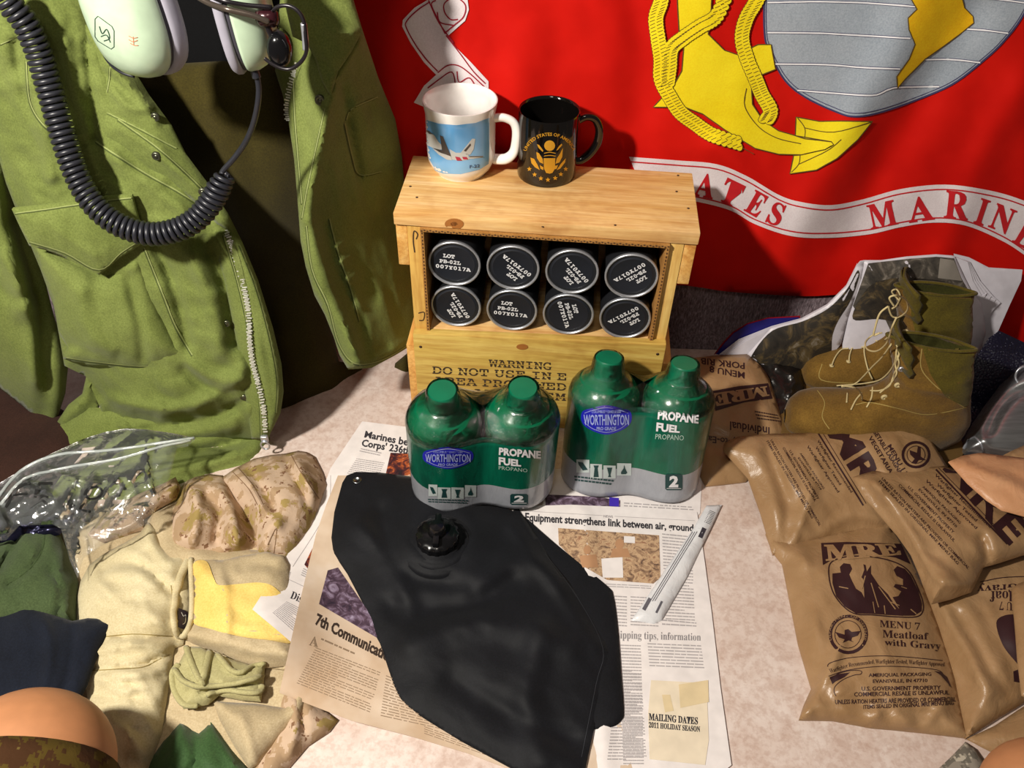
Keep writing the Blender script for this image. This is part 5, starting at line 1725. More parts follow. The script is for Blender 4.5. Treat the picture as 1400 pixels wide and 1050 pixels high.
lay2('photograph_detail', pr, [p_poly([(1285, 353), (1304, 356), (1315, 384), (1282, 380)], 6)], plain('print_grey', '#8c857c', 0.4), mg, 0.0012)

# ================================================================ BOOTS
BR = [((.254, .030), (.254, .014), .012), ((.249, .045), (.249, .009), .028), ((.236, .057), (.236, .007), .040), ((.215, .064), (.215, .007), .047), ((.190, .069), (.190, .007), .049), ((.166, .078), (.162, .007), .047),
      ((.147, .092), (.130, .007), .043), ((.133, .108), (.095, .007), .039), ((.122, .125), (.058, .007), .036), ((.116, .140), (.024, .010), .037), ((.112, .156), (.006, .036), .038), ((.111, .175), (.002, .075), .040),
      ((.112, .194), (.005, .125), .041), ((.113, .212), (.006, .165), .042), ((.115, .232), (.004, .205), .044), ((.117, .250), (.002, .243), .046)]


def bend(p):
    x, z = p
    zz = z if z < 0.06 else 0.06 + (z - 0.06) * 0.74
    return (x + 0.30 * max(0, zz - 0.06) + 0.3 * max(0, zz - 0.10) ** 2, zz)


BR = [(bend(a), bend(b), c * (0.93 - 8.0 * max(0, b[1] - 0.16) if b[1] > 0.1 else 1)) for a, b, c in BR]


def boot(label, toe, heel, seed, shaft_lean=0.0):
    a = PZ(toe[0], toe[1], 0.02); b = PZ(heel[0], heel[1], 0.02)
    rot = math.atan2(a[1] - b[1], a[0] - b[0])
    S = float(np.linalg.norm(a - b)) / 0.256
    r = thing('combat_boot', label, 'boot', (b[0], b[1], 0.0), rot, 'pair of tan boots')

    def ringpts(tp, bt, w, n=28, k=1.0):
        out = []
        tp = np.array(tp); bt = np.array(bt)
        c = (tp + bt) / 2; h = (tp - bt) / 2
        for i in range(n):
            t = 2 * math.pi * i / n
            ct, st = math.cos(t), math.sin(t)
            e = 0.82
            cc_ = math.copysign(abs(ct) ** e, ct); ss = math.copysign(abs(st) ** e, st)
            q = c + h * cc_ * k
            out.append((q[0] * S, w * ss * k * S, q[1] * S))
        return out
    prof = []
    T_ = np.array([x[0] for x in BR]); B2 = np.array([x[1] for x in BR]); Wd = np.array([x[2] for x in BR])
    tt = np.linspace(0, len(BR) - 1, 64)
    ii = np.arange(len(BR))
    tp = np.stack([np.interp(tt, ii, T_[:, j]) for j in (0, 1)], 1); bt = np.stack([np.interp(tt, ii, B2[:, j]) for j in (0, 1)], 1); ww = np.interp(tt, ii, Wd)
    rings = [ringpts(tp[i], bt[i], ww[i], 44) for i in range(len(tt))]
    v, f = g_loft(rings, cap=False)
    v = np.array(v)
    amp = np.clip((v[:, 2] - 0.06) / 0.1, 0, 1) * 0.0035 + 0.0006
    nz = fbm(v[:, 0] * 25 + seed, v[:, 2] * 75, seed, 3)
    v[:, 1] += np.sign(v[:, 1]) * amp * nz
    v[:, 0] += amp * 0.6 * fbm(v[:, 1] * 50, v[:, 2] * 60, seed + 4, 3)
    n = 44
    up = obj('upper', v, f + [tuple(range(n))], M['boot'], r, world=False)
    # padded collar folded over the top, and the inside
    topc = [np.array(p) for p in ringpts(T_[-1], B2[-1], Wd[-1], 44)]
    col = [tuple(p + np.array([0, 0, 0.002 * math.sin(3 * i / 7)])) for i, p in enumerate(topc)]
    v2, f2 = g_tube(col, 0.0024 * S, 8, closed=True)
    obj('collar', v2, f2, M['bootnyl'], r, world=False)
    c0 = np.mean(topc, 0)
    inn = [[tuple(c0 + (p - c0) * s + np.array([0.0, 0, z])) for p in topc] for s, z in ((0.97, 0.0), (0.86, -0.006), (0.7, -0.014))]
    v2, f2 = g_loft(inn, cap=False)
    obj('lining', v2, f2 + [tuple(range(88, 132))], M['bootin'], r, world=False)
    # tongue rising out of the collar in loose folds
    tg = []
    for j, z in enumerate(np.linspace(0.17, 0.222, 7)):
        rowp = []
        for i in range(15):
            t = (i / 14 - 0.5) * 2
            q0 = bend((0.108, 0.06 + (z - 0.06) / 0.74))
            rowp.append(((q0[0] - 0.018 * t * t + 0.003 * math.sin(j * 2.1 + t * 3)) * S, t * 0.034 * S, (z - 0.012 * abs(t) ** 2) * S))
        tg.append(rowp)
    bk = [[(p[0] - 0.006, p[1], p[2]) for p in rowp[::-1]] for rowp in tg]
    v2, f2 = g_loft([a_ + b_ for a_, b_ in zip(tg, bk)])
    obj('tongue', v2, f2, M['bootnyl'], r, world=False)
    # sole with welt and lugs
    sol = [(.262, .020), (.258, .034), (.240, .047), (.210, .053), (.180, .052), (.150, .045), (.115, .040), (.080, .040), (.040, .042), (.012, .036), (-.004, .020)]
    out = [(x, y) for x, y in sol] + [(-.008, 0)] + [(x, -y) for x, y in sol[::-1]] + [(.264, 0)]
    out = smooth_poly(out, 4)
    rings = [[(x * S * k + (1 - k) * 0.12, y * S * k, z) for x, y in out] for k, z in ((0.97, 0.0), (1.0, 0.003), (1.0, 0.010), (0.985, 0.0165), (0.95, 0.018))]
    v2, f2 = g_loft(rings)
    so = obj('sole', v2, f2, M['sole'], r, world=False, sharp=50)
    a = Acc()
    for i in range(0, len(out), 2):
        x, y = out[i]
        v3, f3 = g_box(x * S - 0.003, x * S + 0.003, y * S - 0.0022, y * S + 0.0022, 0.001, 0.009)
        a.add(v3, f3)
    lg = obj('tread_lugs', a.v, a.f, M['sole'], so, world=False, smooth=False); lg['kind'] = 'stuff'
    # stitched seams, pressed on the visible side
    return r, up, S


bt1, up1, S1 = boot('tan suede boot nearest the pouches, laces hanging from its open top', (1070, 570), (1312, 605), 3)
bt2, up2, S2 = boot('tan suede boot standing behind the other one, against the magazine', (1090, 508), (1312, 523), 9)


def lace(px_pts, r=0.0013, tgt=None, eps=0.004, par=None, ydef=0.80):
    pts = []
    P = smooth_poly(px_pts, 6, False)
    P3 = project(tgt, [p[0] for p in P], [p[1] for p in P], eps)
    last = None
    for (x, y), q in zip(P, P3):
        yd = q[1] if not np.isnan(q[0]) else (last if last is not None else ydef)
        if not np.isnan(q[0]) and last is not None and abs(q[1] - last) > 0.02:
            yd = last + (0.004 if q[1] > last else -0.02)
        q = PY(x, y, yd)
        last = yd
        pts.append(tuple(q))
    v, f = g_tube(pts, r, 6)
    return obj('lace', v, f, M['lace'], par)


s8 = lambda x, y: (940 + x / 3.043, 340 + y / 3.043)
for L_ in ([(880, 215), (850, 180), (870, 170), (885, 200), (870, 235), (850, 250)], [(860, 240), (840, 205), (870, 195), (910, 215), (915, 255), (880, 285), (850, 280), (835, 240)],
           [(835, 240), (800, 270), (780, 330), (775, 360), (800, 350)], [(870, 285), (850, 330), (830, 390), (790, 425), (750, 420), (740, 390), (770, 360), (810, 350)],
           [(790, 385), (770, 375), (800, 355), (850, 350), (820, 380)], [(860, 340), (850, 390), (810, 450), (770, 490), (700, 560), (640, 575)], [(740, 380), (735, 430), (750, 500), (770, 545)],
           [(875, 300), (885, 350), (870, 420), (860, 480), (810, 540), (740, 560), (620, 570)], [(735, 410), (690, 410), (675, 440), (672, 468)], [(670, 415), (640, 420), (615, 450), (600, 485)]):
    lace([s8(*q) for q in L_], 0.00125, [up1, up2], 0.005, bt1)
for L_ in ([(640, 570), (700, 580), (725, 610), (725, 630)], [(725, 600), (700, 630), (680, 670)], [(770, 575), (765, 620), (745, 660)], [(665, 600), (662, 640)], [(760, 590), (800, 590), (840, 570), (860, 520), (880, 480), (870, 440)],
           [(870, 400), (880, 440), (865, 480), (870, 520), (845, 560), (800, 600)]):
    lace([s8(*q) for q in L_], 0.00125, [up1], 0.003, bt1)
for x, y in ((905, 345), (905, 425), (892, 500), (876, 567), (820, 618)):
    e = project([up1], [s8(x, y)[0]], [s8(x, y)[1]], 0.001)[0]
    if not np.isnan(e[0]):
        v, f = g_lathe([(0.0018, -0.001), (0.0028, -0.0022), (0.0046, -0.0012), (0.005, 0.0008)], 14, e, axis='y')
        obj('eyelet', v, f, M['lace'] if y != 500 else M['rim'], bt1)
for x, y in ((600, 487), (670, 470)):
    e = project([up2], [s8(x, y)[0]], [s8(x, y)[1]], 0.001)[0]
    if not np.isnan(e[0]):
        v, f = g_lathe([(0.0014, -0.001), (0.0022, -0.0018), (0.0034, -0.0010), (0.0038, 0.0008)], 12, e)
        obj('eyelet', v, f, M['lace'], bt2)
lay2('nylon_panel', up1, [p_poly([(1262, 440), (1330, 440), (1345, 470), (1338, 550), (1318, 556), (1292, 542), (1272, 512), (1262, 480)], 5)], M['bootnyl'], bt1, 0.0010)
lay2('nylon_panel', up2, [p_poly([(1240, 360), (1330, 360), (1340, 500), (1262, 500), (1246, 430)], 5)], M['bootnyl'], bt2, 0.0010)
sm_ = plain('boot_stitch', '#a08a4c', 0.9)
lay2('seam', up1, [p_stroke([s8(*q) for q in [(960, 335), (975, 400), (970, 490), (1010, 550), (1080, 610), (1150, 660)]], 1.3), p_stroke([s8(*q) for q in [(700, 650), (760, 640), (880, 665), (1000, 690), (1160, 660)]], 1.1),
                  p_stroke([s8(*q) for q in [(540, 590), (570, 640), (560, 700), (590, 750)]], 1.1)], sm_, bt1, 0.0005)
lay2('seam', up2, [p_stroke([s8(*q) for q in [(560, 480), (555, 545), (690, 560)]], 1.1)], sm_, bt2, 0.0005)

# ================================================================ FIELD JACKET
def YJ(py):
    dep = np.radians(PITCH) + np.arctan((np.asarray(py, float) - 525) / FPX)
    return np.minimum(np.interp(py, [-120, 0, 300, 620], [0.945, 0.925, 0.868, 0.815]), CAM_H / np.tan(np.maximum(dep, 0.3)) - 0.002)


jk = thing('field_jacket', 'olive green field jacket standing open at the left, with large pockets and a metal zipper', 'jacket', tuple(PY(200, 610, 0.84)))
J = M['jacket']


def jsheet(name, poly, dy, mat=J, **kw):
    kw.setdefault('drop', 0.004); kw.setdefault('step', 6); kw.setdefault('sm', False)
    b = kw.pop('base', None)
    return sheet(name, poly, mat, jk, mode='y', base=(b or (lambda px, py: YJ(py) + dy)), **kw)


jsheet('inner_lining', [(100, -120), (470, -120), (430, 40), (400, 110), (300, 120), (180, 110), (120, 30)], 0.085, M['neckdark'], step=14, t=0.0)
slv = jsheet('sleeve', [(-90, 40), (-20, 40), (10, 200), (28, 302), (52, 354), (72, 434), (92, 500), (88, 540), (76, 578), (60, 574), (44, 566), (22, 548), (0, 531), (-40, 500), (-90, 460)], 0.024, puff=0.045, w=30,
             ridges=[(0.014, 16, [(-10, 250), (10, 330), (30, 420)]), (-0.014, 12, [(20, 300), (50, 400), (60, 480), (62, 560)]), (0.010, 10, [(5, 350), (40, 420), (50, 520)]), (-0.006, 8, [(-20, 380), (20, 410), (40, 400)])],
             noise=[(0.004, 90, 40, 70, 61)])
jsheet('sleeve_cuff', [(78, 577), (92, 556), (112, 540), (118, 514), (132, 512), (140, 540), (134, 560), (140, 590), (110, 612), (80, 600)], 0.012, puff=0.014, w=12, ridges=[(0.008, 5, [(84, 574), (108, 552), (122, 525)]), (-0.006, 5, [(100, 580), (124, 560), (130, 530)]), (0.006, 5, [(112, 588), (134, 560)])])
skirt = jsheet('skirt', [(2, 690), (12, 640), (44, 602), (78, 584), (120, 560), (200, 560), (300, 580), (368, 600), (370, 622), (352, 648), (310, 664), (270, 676), (240, 690), (150, 710), (60, 725), (6, 715)], 0.004, puff=0.028, w=22,
               ridges=[(0.010, 7, [(20, 660), (60, 620), (120, 600)]), (0.010, 8, [(90, 660), (150, 620), (230, 610)]), (-0.008, 6, [(60, 650), (120, 620), (200, 590)]), (0.009, 8, [(160, 650), (260, 640), (350, 612)]), (-0.008, 6, [(150, 640), (250, 620), (340, 600)]), (0.006, 6, [(40, 690), (120, 680), (200, 655)])],
               noise=[(0.003, 80, 20, -15, 62)])
bodyL = jsheet('front_panel', [(-90, -120), (120, -120), (150, 40), (187, 107), (203, 133), (233, 173), (253, 213), (283, 253), (310, 293), (330, 333), (352, 386), (372, 450), (384, 500), (387, 538), (383, 566), (369, 594), (366, 606), (330, 600), (290, 612), (240, 608), (190, 600),
                              (150, 596), (138, 560), (118, 515), (88, 500), (74, 420), (56, 370), (28, 302), (8, 250), (-20, 150), (-90, 120)], 0.0, step=5, puff=0.034, w=30,
               ridges=[(0.012, 9, [(150, 548), (200, 560), (260, 556), (330, 520)]), (-0.013, 8, [(150, 566), (220, 580), (300, 566), (336, 545)]), (0.010, 9, [(170, 586), (240, 598), (320, 586)]),
                       (0.010, 12, [(262, 350), (290, 420), (300, 480)]), (-0.012, 10, [(280, 330), (312, 400), (326, 470)]), (-0.010, 9, [(212, 330), (240, 400), (258, 470)]), (0.009, 9, [(262, 500), (300, 520), (330, 505)]),
                       (-0.010, 8, [(255, 505), (290, 535), (330, 532)]), (0.008, 10, [(40, 110), (60, 180), (70, 240)]), (-0.007, 8, [(20, 60), (34, 120), (44, 160)]), (0.007, 12, [(150, 210), (200, 250), (250, 290)]),
                       (0.006, 10, [(90, 60), (100, 130), (120, 180)]), (-0.007, 6, [(118, 60), (126, 130), (132, 190)]), (-0.010, 7, [(110, 512), (150, 552), (210, 568)])],
               noise=[(0.006, 90, 32, 60, 63), (0.0022, 36, 16, 20, 64)])
lap = jsheet('lapel', [(112, 30), (150, 60), (187, 107), (203, 133), (233, 173), (253, 213), (283, 253), (312, 297), (318, 318), (296, 306), (273, 281), (236, 254), (200, 236), (163, 214), (128, 193), (132, 160), (140, 120)], -0.020, step=5, puff=0.016, w=16,
             ridges=[(0.006, 6, [(150, 120), (175, 145), (200, 150)]), (0.006, 6, [(150, 90), (180, 120), (215, 165)]), (-0.004, 4, [(150, 155), (200, 180), (245, 210)]), (-0.005, 5, [(145, 100), (170, 125)]), (0.004, 5, [(160, 175), (220, 215), (270, 255)])], noise=[(0.002, 40, 14, 40, 65)])
pok = jsheet('cargo_pocket', [(48, 335), (90, 350), (136, 372), (170, 350), (196, 332), (212, 390), (228, 430), (256, 478), (258, 490), (236, 500), (200, 508), (168, 506), (130, 502), (100, 496), (86, 490), (92, 474), (80, 455), (72, 410), (56, 370)], -0.020, step=5, puff=0.026, w=16,
             ridges=[(-0.007, 8, [(176, 380), (190, 440), (196, 490)]), (0.006, 12, [(110, 400), (120, 450), (150, 480)]), (-0.005, 6, [(94, 470), (120, 480), (160, 492)]), (-0.008, 5, [(196, 350), (216, 410), (244, 470)])], noise=[(0.003, 60, 30, 60, 66)])
flp = jsheet('pocket_flap', [(16, 286), (60, 281), (100, 277), (140, 270), (180, 267), (186, 290), (194, 320), (194, 334), (165, 352), (136, 376), (112, 364), (88, 352), (62, 342), (40, 336), (28, 312)], -0.046, step=5, puff=0.008, w=14, noise=[(0.002, 60, 25, 80, 67)],
             ridges=[(0.003, 6, [(60, 300), (100, 330), (130, 350)])])
plk = jsheet('zip_placket', [(292, 312), (312, 320), (330, 333), (352, 386), (372, 450), (384, 500), (387, 538), (383, 566), (369, 594), (362, 604), (344, 600), (338, 560), (330, 500), (318, 440), (306, 380), (296, 345)], -0.022, step=4, puff=0.010, w=9,
             ridges=[(-0.004, 3, [(314, 330), (334, 390), (345, 450), (352, 500), (362, 545), (366, 590)]), (0.004, 5, [(330, 345), (356, 410), (372, 480), (380, 545), (368, 590)])], noise=[(0.0015, 40, 14, 70, 68)])


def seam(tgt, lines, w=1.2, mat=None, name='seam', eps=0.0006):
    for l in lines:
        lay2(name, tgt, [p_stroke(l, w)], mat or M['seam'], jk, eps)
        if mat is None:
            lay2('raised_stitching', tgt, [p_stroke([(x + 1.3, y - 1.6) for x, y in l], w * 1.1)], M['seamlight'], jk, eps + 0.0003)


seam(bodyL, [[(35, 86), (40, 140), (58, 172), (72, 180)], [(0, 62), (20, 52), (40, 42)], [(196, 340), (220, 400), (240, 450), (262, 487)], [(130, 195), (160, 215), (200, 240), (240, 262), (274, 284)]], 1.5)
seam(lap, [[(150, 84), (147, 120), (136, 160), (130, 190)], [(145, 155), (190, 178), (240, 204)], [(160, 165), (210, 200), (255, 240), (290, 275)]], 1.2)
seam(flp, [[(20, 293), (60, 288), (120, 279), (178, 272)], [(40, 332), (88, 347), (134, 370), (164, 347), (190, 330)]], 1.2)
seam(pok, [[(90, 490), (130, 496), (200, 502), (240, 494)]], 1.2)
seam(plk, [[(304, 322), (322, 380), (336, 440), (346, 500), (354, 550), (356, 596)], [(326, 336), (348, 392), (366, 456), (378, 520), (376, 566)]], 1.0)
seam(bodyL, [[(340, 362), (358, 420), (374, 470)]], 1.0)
lay2('buttonhole', bodyL, [p_stroke([(180, 266), (186, 285), (190, 303)], 3.0)], plain('dark_buttonhole', '#20260c', 0.9), jk, 0.0008)
for tgt, x, y in ((lap, 212, 160), (lap, 214, 213), (lap, 277, 262), (bodyL, 309, 442), (plk, 333, 543)):
    e = project([tgt, bodyL], [x], [y], 0.0005)[0]
    v, f = g_lathe([(0.0, -0.0022), (0.0018, -0.0022), (0.0022, -0.0008), (0.0034, -0.0024), (0.0046, -0.0020), (0.0053, -0.0004), (0.0053, 0.001)], 20, e, axis='y')
    obj('snap', v, f, M['brass'], jk)


def zipper(tgt, path, par, w=4.2, pitch=2.7):
    lay2('zip_tape', tgt, [p_stroke(path, w * 2.2)], M['jacket2'], par, 0.0008)
    pts = resample(smooth_poly(path, 6, False), pitch, False)
    P = project(tgt, [p[0] for p in pts], [p[1] for p in pts], 0.0018)
    a = Acc(); last = None
    for i in range(len(pts) - 1):
        if np.isnan(P[i][0]) or np.isnan(P[i + 1][0]): continue
        d = P[i + 1] - P[i]; L = np.linalg.norm(d)
        if L < 1e-6 or L > 0.01: continue
        d /= L
        s = np.cross(d, (P[i] - ORG) / np.linalg.norm(P[i] - ORG)); s /= np.linalg.norm(s)
        n_ = np.cross(s, d)
        v, f = g_box(-0.0029, 0.0029, -0.0007, 0.0007, -0.0008, 0.0008)
        off = 0.0007 if i % 2 else -0.0007
        a.add([tuple(P[i] + s * (p[0] + off) + d * p[1] + n_ * p[2]) for p in v], f)
    o = obj('zip_teeth', a.v, a.f, M['zip'], par, smooth=False); o['kind'] = 'stuff'


zipper([plk, bodyL], [(308, 316), (322, 350), (332, 390), (338, 420), (340, 442), (342, 470), (346, 498), (353, 525), (358, 546), (361, 570), (362, 592)], jk)
e = project([plk, bodyL, skirt], [361], [598], 0.004)[0]
v, f = g_box(-0.005, 0.005, -0.003, 0.003, -0.007, 0.006, 0.0015)
sl = obj('zip_slider', np.array(v) + e, f, M['rim'], jk)
v, f = g_tube([(e[0] + 0.006 * math.cos(t), e[1] - 0.004, e[2] - 0.010 + 0.008 * math.sin(t)) for t in np.linspace(0, 2 * math.pi, 20, endpoint=False)], 0.0013, 8, closed=True)
obj('pull_ring', v, f, M['rim'], sl)

# right front, wrapped back towards the wall
SEAMX = lambda py: np.interp(py, [-120, 0, 46, 100, 143, 200, 260, 300, 400, 460, 520], [520, 498, 492, 462, 449, 437, 424, 418, 440, 470, 500])


def ybR(px, py):
    d = px - SEAMX(py)
    return np.minimum(YJ(py) + 0.012 + np.where(d > 0, 0.0013 * d * d / (d + 4), -0.0005 * d), 1.035)


bodyR = jsheet('front_panel', [(400, -120), (520, -120), (500, -40), (482, 0), (494, 40), (506, 76), (517, 109), (540, 165), (549, 215), (553, 260), (558, 330), (566, 400), (566, 470), (540, 486), (508, 503), (476, 505), (464, 485), (456, 460), (444, 430), (430, 404), (418, 365), (411, 330), (408, 290),
                              (404, 240), (402, 217), (398, 190), (394, 163), (386, 128), (376, 97), (384, -20)], 0, base=ybR, step=5, puff=0.010, w=10,
               ridges=[(0.004, 9, [(490, 60), (462, 100), (449, 143), (437, 200), (424, 260), (418, 300)], 'x'), (0.007, 6, [(424, 300), (440, 360), (462, 420), (486, 480)]), (0.006, 5, [(455, 330), (470, 370), (492, 420)]), (-0.006, 5, [(446, 310), (462, 360), (480, 410)]),
                       (0.005, 4, [(455, 340), (470, 330)]), (0.005, 4, [(462, 360), (478, 350)]), (0.005, 4, [(470, 385), (486, 375)]), (0.008, 6, [(475, 498), (510, 492), (556, 470)]), (-0.006, 6, [(470, 120), (486, 200), (500, 280)]), (0.006, 6, [(480, 148), (500, 136), (530, 134)]), (-0.008, 4, [(476, 165), (484, 200), (492, 240)])],
               noise=[(0.005, 70, 20, 75, 70)])
cl = jsheet('collar', [(380, -120), (470, -120), (500, -60), (482, 0), (495, 44), (480, 72), (462, 98), (452, 132), (440, 112), (432, 84), (420, 60), (400, 50), (388, 0)], -0.006, step=5, puff=0.014, w=14, ridges=[(0.006, 5, [(448, 42), (465, 46), (482, 44)]), (-0.005, 5, [(432, 80), (445, 88), (450, 100)]), (0.005, 6, [(420, 10), (450, 30), (470, 60)])], noise=[(0.002, 50, 20, 30, 71)])
seam(bodyR, [[(443, 150), (432, 200), (420, 255), (412, 300)], [(418, 310), (426, 370), (448, 420), (462, 470), (484, 498), (520, 494), (556, 474)], [(449, 300), (462, 350), (478, 395), (490, 440)], [(472, 165), (480, 150), (515, 134)], [(470, 170), (480, 215), (490, 240), (520, 236)], [(400, 110), (402, 160), (406, 210), (412, 280)]], 1.3)
zipper([bodyR, cl], [(408, 88), (400, 108), (395, 130), (393, 150), (395, 166)], jk)
e = project([bodyR, cl], [438], [137], 0.0005)[0]
v, f = g_lathe([(0.0, -0.0022), (0.0022, -0.0022), (0.0026, -0.0008), (0.0040, -0.0026), (0.0058, -0.0022), (0.0066, 0.001)], 20, e, axis='y')
obj('snap', v, f, M['brass'], jk)

# shirt inside the jacket, running down to the table
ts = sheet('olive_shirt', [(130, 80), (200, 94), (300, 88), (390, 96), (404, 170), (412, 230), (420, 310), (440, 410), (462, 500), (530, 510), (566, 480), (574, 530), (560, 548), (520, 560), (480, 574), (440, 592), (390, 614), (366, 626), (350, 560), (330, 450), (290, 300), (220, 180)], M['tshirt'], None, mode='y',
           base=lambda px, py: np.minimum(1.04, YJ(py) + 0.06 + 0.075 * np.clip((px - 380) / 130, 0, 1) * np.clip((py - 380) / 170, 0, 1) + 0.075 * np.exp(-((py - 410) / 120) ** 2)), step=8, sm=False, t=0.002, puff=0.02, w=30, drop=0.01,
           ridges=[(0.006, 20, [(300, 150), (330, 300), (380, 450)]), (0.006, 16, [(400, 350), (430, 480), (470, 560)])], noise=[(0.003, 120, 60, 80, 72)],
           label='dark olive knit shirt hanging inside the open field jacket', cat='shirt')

# ================================================================ HEADSET WITH COILED CORD
hs = thing('headset', 'aviation headset with pale green ear cups and a coiled black cord over the jacket', 'headset', tuple(PY(190, 320, 0.80)))


def ear_cup(px, py, y, axis, ra, rb, dep, spin=0.0, cz=1.0):
    c = Vector(PY(px, py, y))
    a = Vector(axis).normalized()
    up = Vector((0, 0, 1)) - a * a.z
    up = (Matrix.Rotation(math.radians(spin), 3, a) @ up.normalized())
    s = up.cross(a)

    def put(prof, seg=56, lo=0.0):
        v, f = g_lathe(prof, seg)
        out = []
        for x, y_, z in v:
            # rounded-square oval
            q = math.hypot(x, y_)
            if q > 1e-9:
                k = (abs(x / q) ** 2.6 + abs(y_ / q) ** 2.6) ** (-1 / 2.6)
                x, y_ = x * k, y_ * k
            out.append(tuple(c + s * (x * ra) + up * (y_ * rb) + a * z))
        return out, f
    v, f = put([(0, dep), (0.28, dep * 0.985), (0.55, dep * 0.90), (0.76, dep * 0.74), (0.90, dep * 0.50), (0.98, dep * 0.22), (1.0, 0.0), (0.985, -0.003)])
    sh = obj('ear_cup', v, f, M['cupgreen'], hs)
    v, f = put([(0.955, 0.0), (0.965, -0.005), (0.96, -0.008)])
    obj('cup_groove', v, f, M['cushiondark'], hs)
    v, f = put([(0.95, -0.007), (1.0, -0.0075), (1.03, -0.007 - 0.005 * cz), (1.03, -0.007 - 0.012 * cz), (0.98, -0.007 - 0.018 * cz), (0.85, -0.007 - 0.020 * cz), (0.66, -0.007 - 0.018 * cz), (0.6, -0.007 - 0.013 * cz)])
    obj('cushion', v, f, M['cushion'], hs)
    return sh, c, a, up, s


cu1, k1, a1, u1, s1 = ear_cup(176, 18, 0.815, (-0.50, -0.86, 0.05), 0.046, 0.060, 0.034, 10)
cu2, k2, a2, u2, s2 = ear_cup(330, 18, 0.815, (0.99, 0.12, 0.06), 0.038, 0.053, 0.030, 0, 0.55)
# headband arching above the frame
v, f = g_tube(smooth_poly([tuple(k1 + u1 * 0.05), tuple(k1 + Vector((0, 0, .12))), tuple((k1 + k2) / 2 + Vector((0, 0.01, .17))), tuple(k2 + Vector((0, 0, .12))), tuple(k2 + u2 * 0.05)], 8, False), 0.006, 10, flat=2.2)
obj('headband', v, f, M['cushiondark'], hs)


def hwire(name, pts, y, r, mat=None, seg=8):
    P = smooth_poly(pts, 6, False)
    ys = np.interp(np.linspace(0, 1, len(P)), np.linspace(0, 1, len(y)), y) if hasattr(y, '__len__') else [y] * len(P)
    v, f = g_tube([tuple(PY(p[0], p[1], yy)) for p, yy in zip(P, ys)], r, seg)
    return obj(name, v, f, mat or M['wire'], hs)


hwire('yoke_wire', [(255, -14), (285, 4), (312, 13), (345, 21), (368, 30)], [0.79, 0.765, 0.77], 0.0028, plain('yoke', '#5a5048', 0.3, metal=0.6))
hwire('yoke_wire', [(262, -20), (290, -4), (330, 6), (372, 10)], [0.79, 0.772, 0.78], 0.0022)
hwire('boom_wire', [(372, 14), (384, 8), (398, 9), (410, 18), (416, 32), (418, 50), (419, 70), (412, 84), (398, 94), (384, 93), (370, 86), (362, 80)], [0.78, 0.77, 0.775], 0.0019)
hwire('boom_sleeve', [(415, 32), (417, 50), (418, 68)], 0.7735, 0.0030, M['rim'])
v, f = g_lathe([(0, -0.012), (0.006, -0.012), (0.0105, -0.009), (0.0115, 0.0), (0.0105, 0.009), (0.004, 0.012), (0, 0.012)], 20, PY(383, 66, 0.785), axis='y')
v = np.array(v); c_ = PY(383, 66, 0.785); v[:, 2] = c_[2] + (v[:, 2] - c_[2]) * 1.5
obj('microphone', v, f, M['blackplastic'], hs)
hwire('boom_wire', [(364, 28), (368, 42), (376, 56)], 0.783, 0.003)
v, f = g_lathe([(0, -0.010), (0.006, -0.010), (0.0085, -0.006), (0.0085, 0.006), (0.005, 0.010), (0, 0.010)], 18, PY(366, 24, 0.783), axis='x')
obj('boom_pivot', v, f, plain('pivot_plum', '#3a1a20', 0.2, metal=0.4), hs)
hwire('cable', [(345, 86), (350, 100), (354, 125), (349, 160), (338, 190), (322, 214), (306, 232), (303, 238)], [0.80, 0.80, 0.815, 0.81], 0.0030, M['cord'])
hwire('cable_boot', [(343, 83), (347, 94), (351, 106)], 0.80, 0.0046, M['cord'])
hwire('cable', [(138, 66), (148, 84), (164, 98), (184, 105)], 0.815, 0.0016, M['cord'])
# coil
axis_px = smooth_poly([(2, -14), (14, 6), (34, 30), (52, 70), (62, 102), (72, 136), (84, 178), (98, 222), (116, 262), (138, 290), (168, 310), (205, 320), (240, 315), (268, 300), (288, 277), (300, 256), (309, 240)], 10, False)
axis_px = resample(axis_px, 2.0, False)
AX = np.array([PY(x, y, float(YJ(y)) - 0.072 + 0.012 * math.sin(i / 40)) for i, (x, y) in enumerate(axis_px)])
arcl = np.r_[0, np.cumsum(np.linalg.norm(np.diff(AX, axis=0), axis=1))]
pitch = 0.0067; turns = arcl[-1] / pitch
N_ = int(turns * 16)
sv = np.linspace(0, arcl[-1], N_)
Cx = np.stack([np.interp(sv, arcl, AX[:, j]) for j in range(3)], 1)
Tn = np.gradient(Cx, axis=0)
k_ = 40
Tn = np.stack([np.convolve(np.pad(Tn[:, j], k_, mode='edge'), np.ones(2 * k_ + 1) / (2 * k_ + 1), 'valid') for j in range(3)], 1)
Tn /= np.linalg.norm(Tn, axis=1)[:, None]
vw = np.array([0, -0.95, 0.3])
n1 = np.cross(Tn, vw); n1 /= np.linalg.norm(n1, axis=1)[:, None]; n2 = np.cross(Tn, n1)
th = sv / pitch * 2 * math.pi
rad = 0.0112 * np.minimum(1, 0.75 + 0.25 * np.minimum(sv / 0.02, (arcl[-1] - sv) / 0.02))
H = Cx + n1 * (np.cos(th) * rad)[:, None] + n2 * (np.sin(th) * rad)[:, None]
v, f = g_tube(H.tolist(), 0.0030, 7)
obj('coiled_cord', v, f, M['cord'], hs)
lay2('cup_label', cu1, [p_stroke([(130, 26), (134, 22), (153, 36), (156, 42), (156, 64), (152, 67), (134, 56), (130, 50)], 1.0, False, True), p_stroke([(136, 36), (140, 46), (146, 40), (150, 52), (142, 56)], 1.3), p_stroke([(138, 50), (146, 48), (151, 58)], 1.2)], plain('cup_ink', '#2a4038', 0.5), hs, 0.0004)
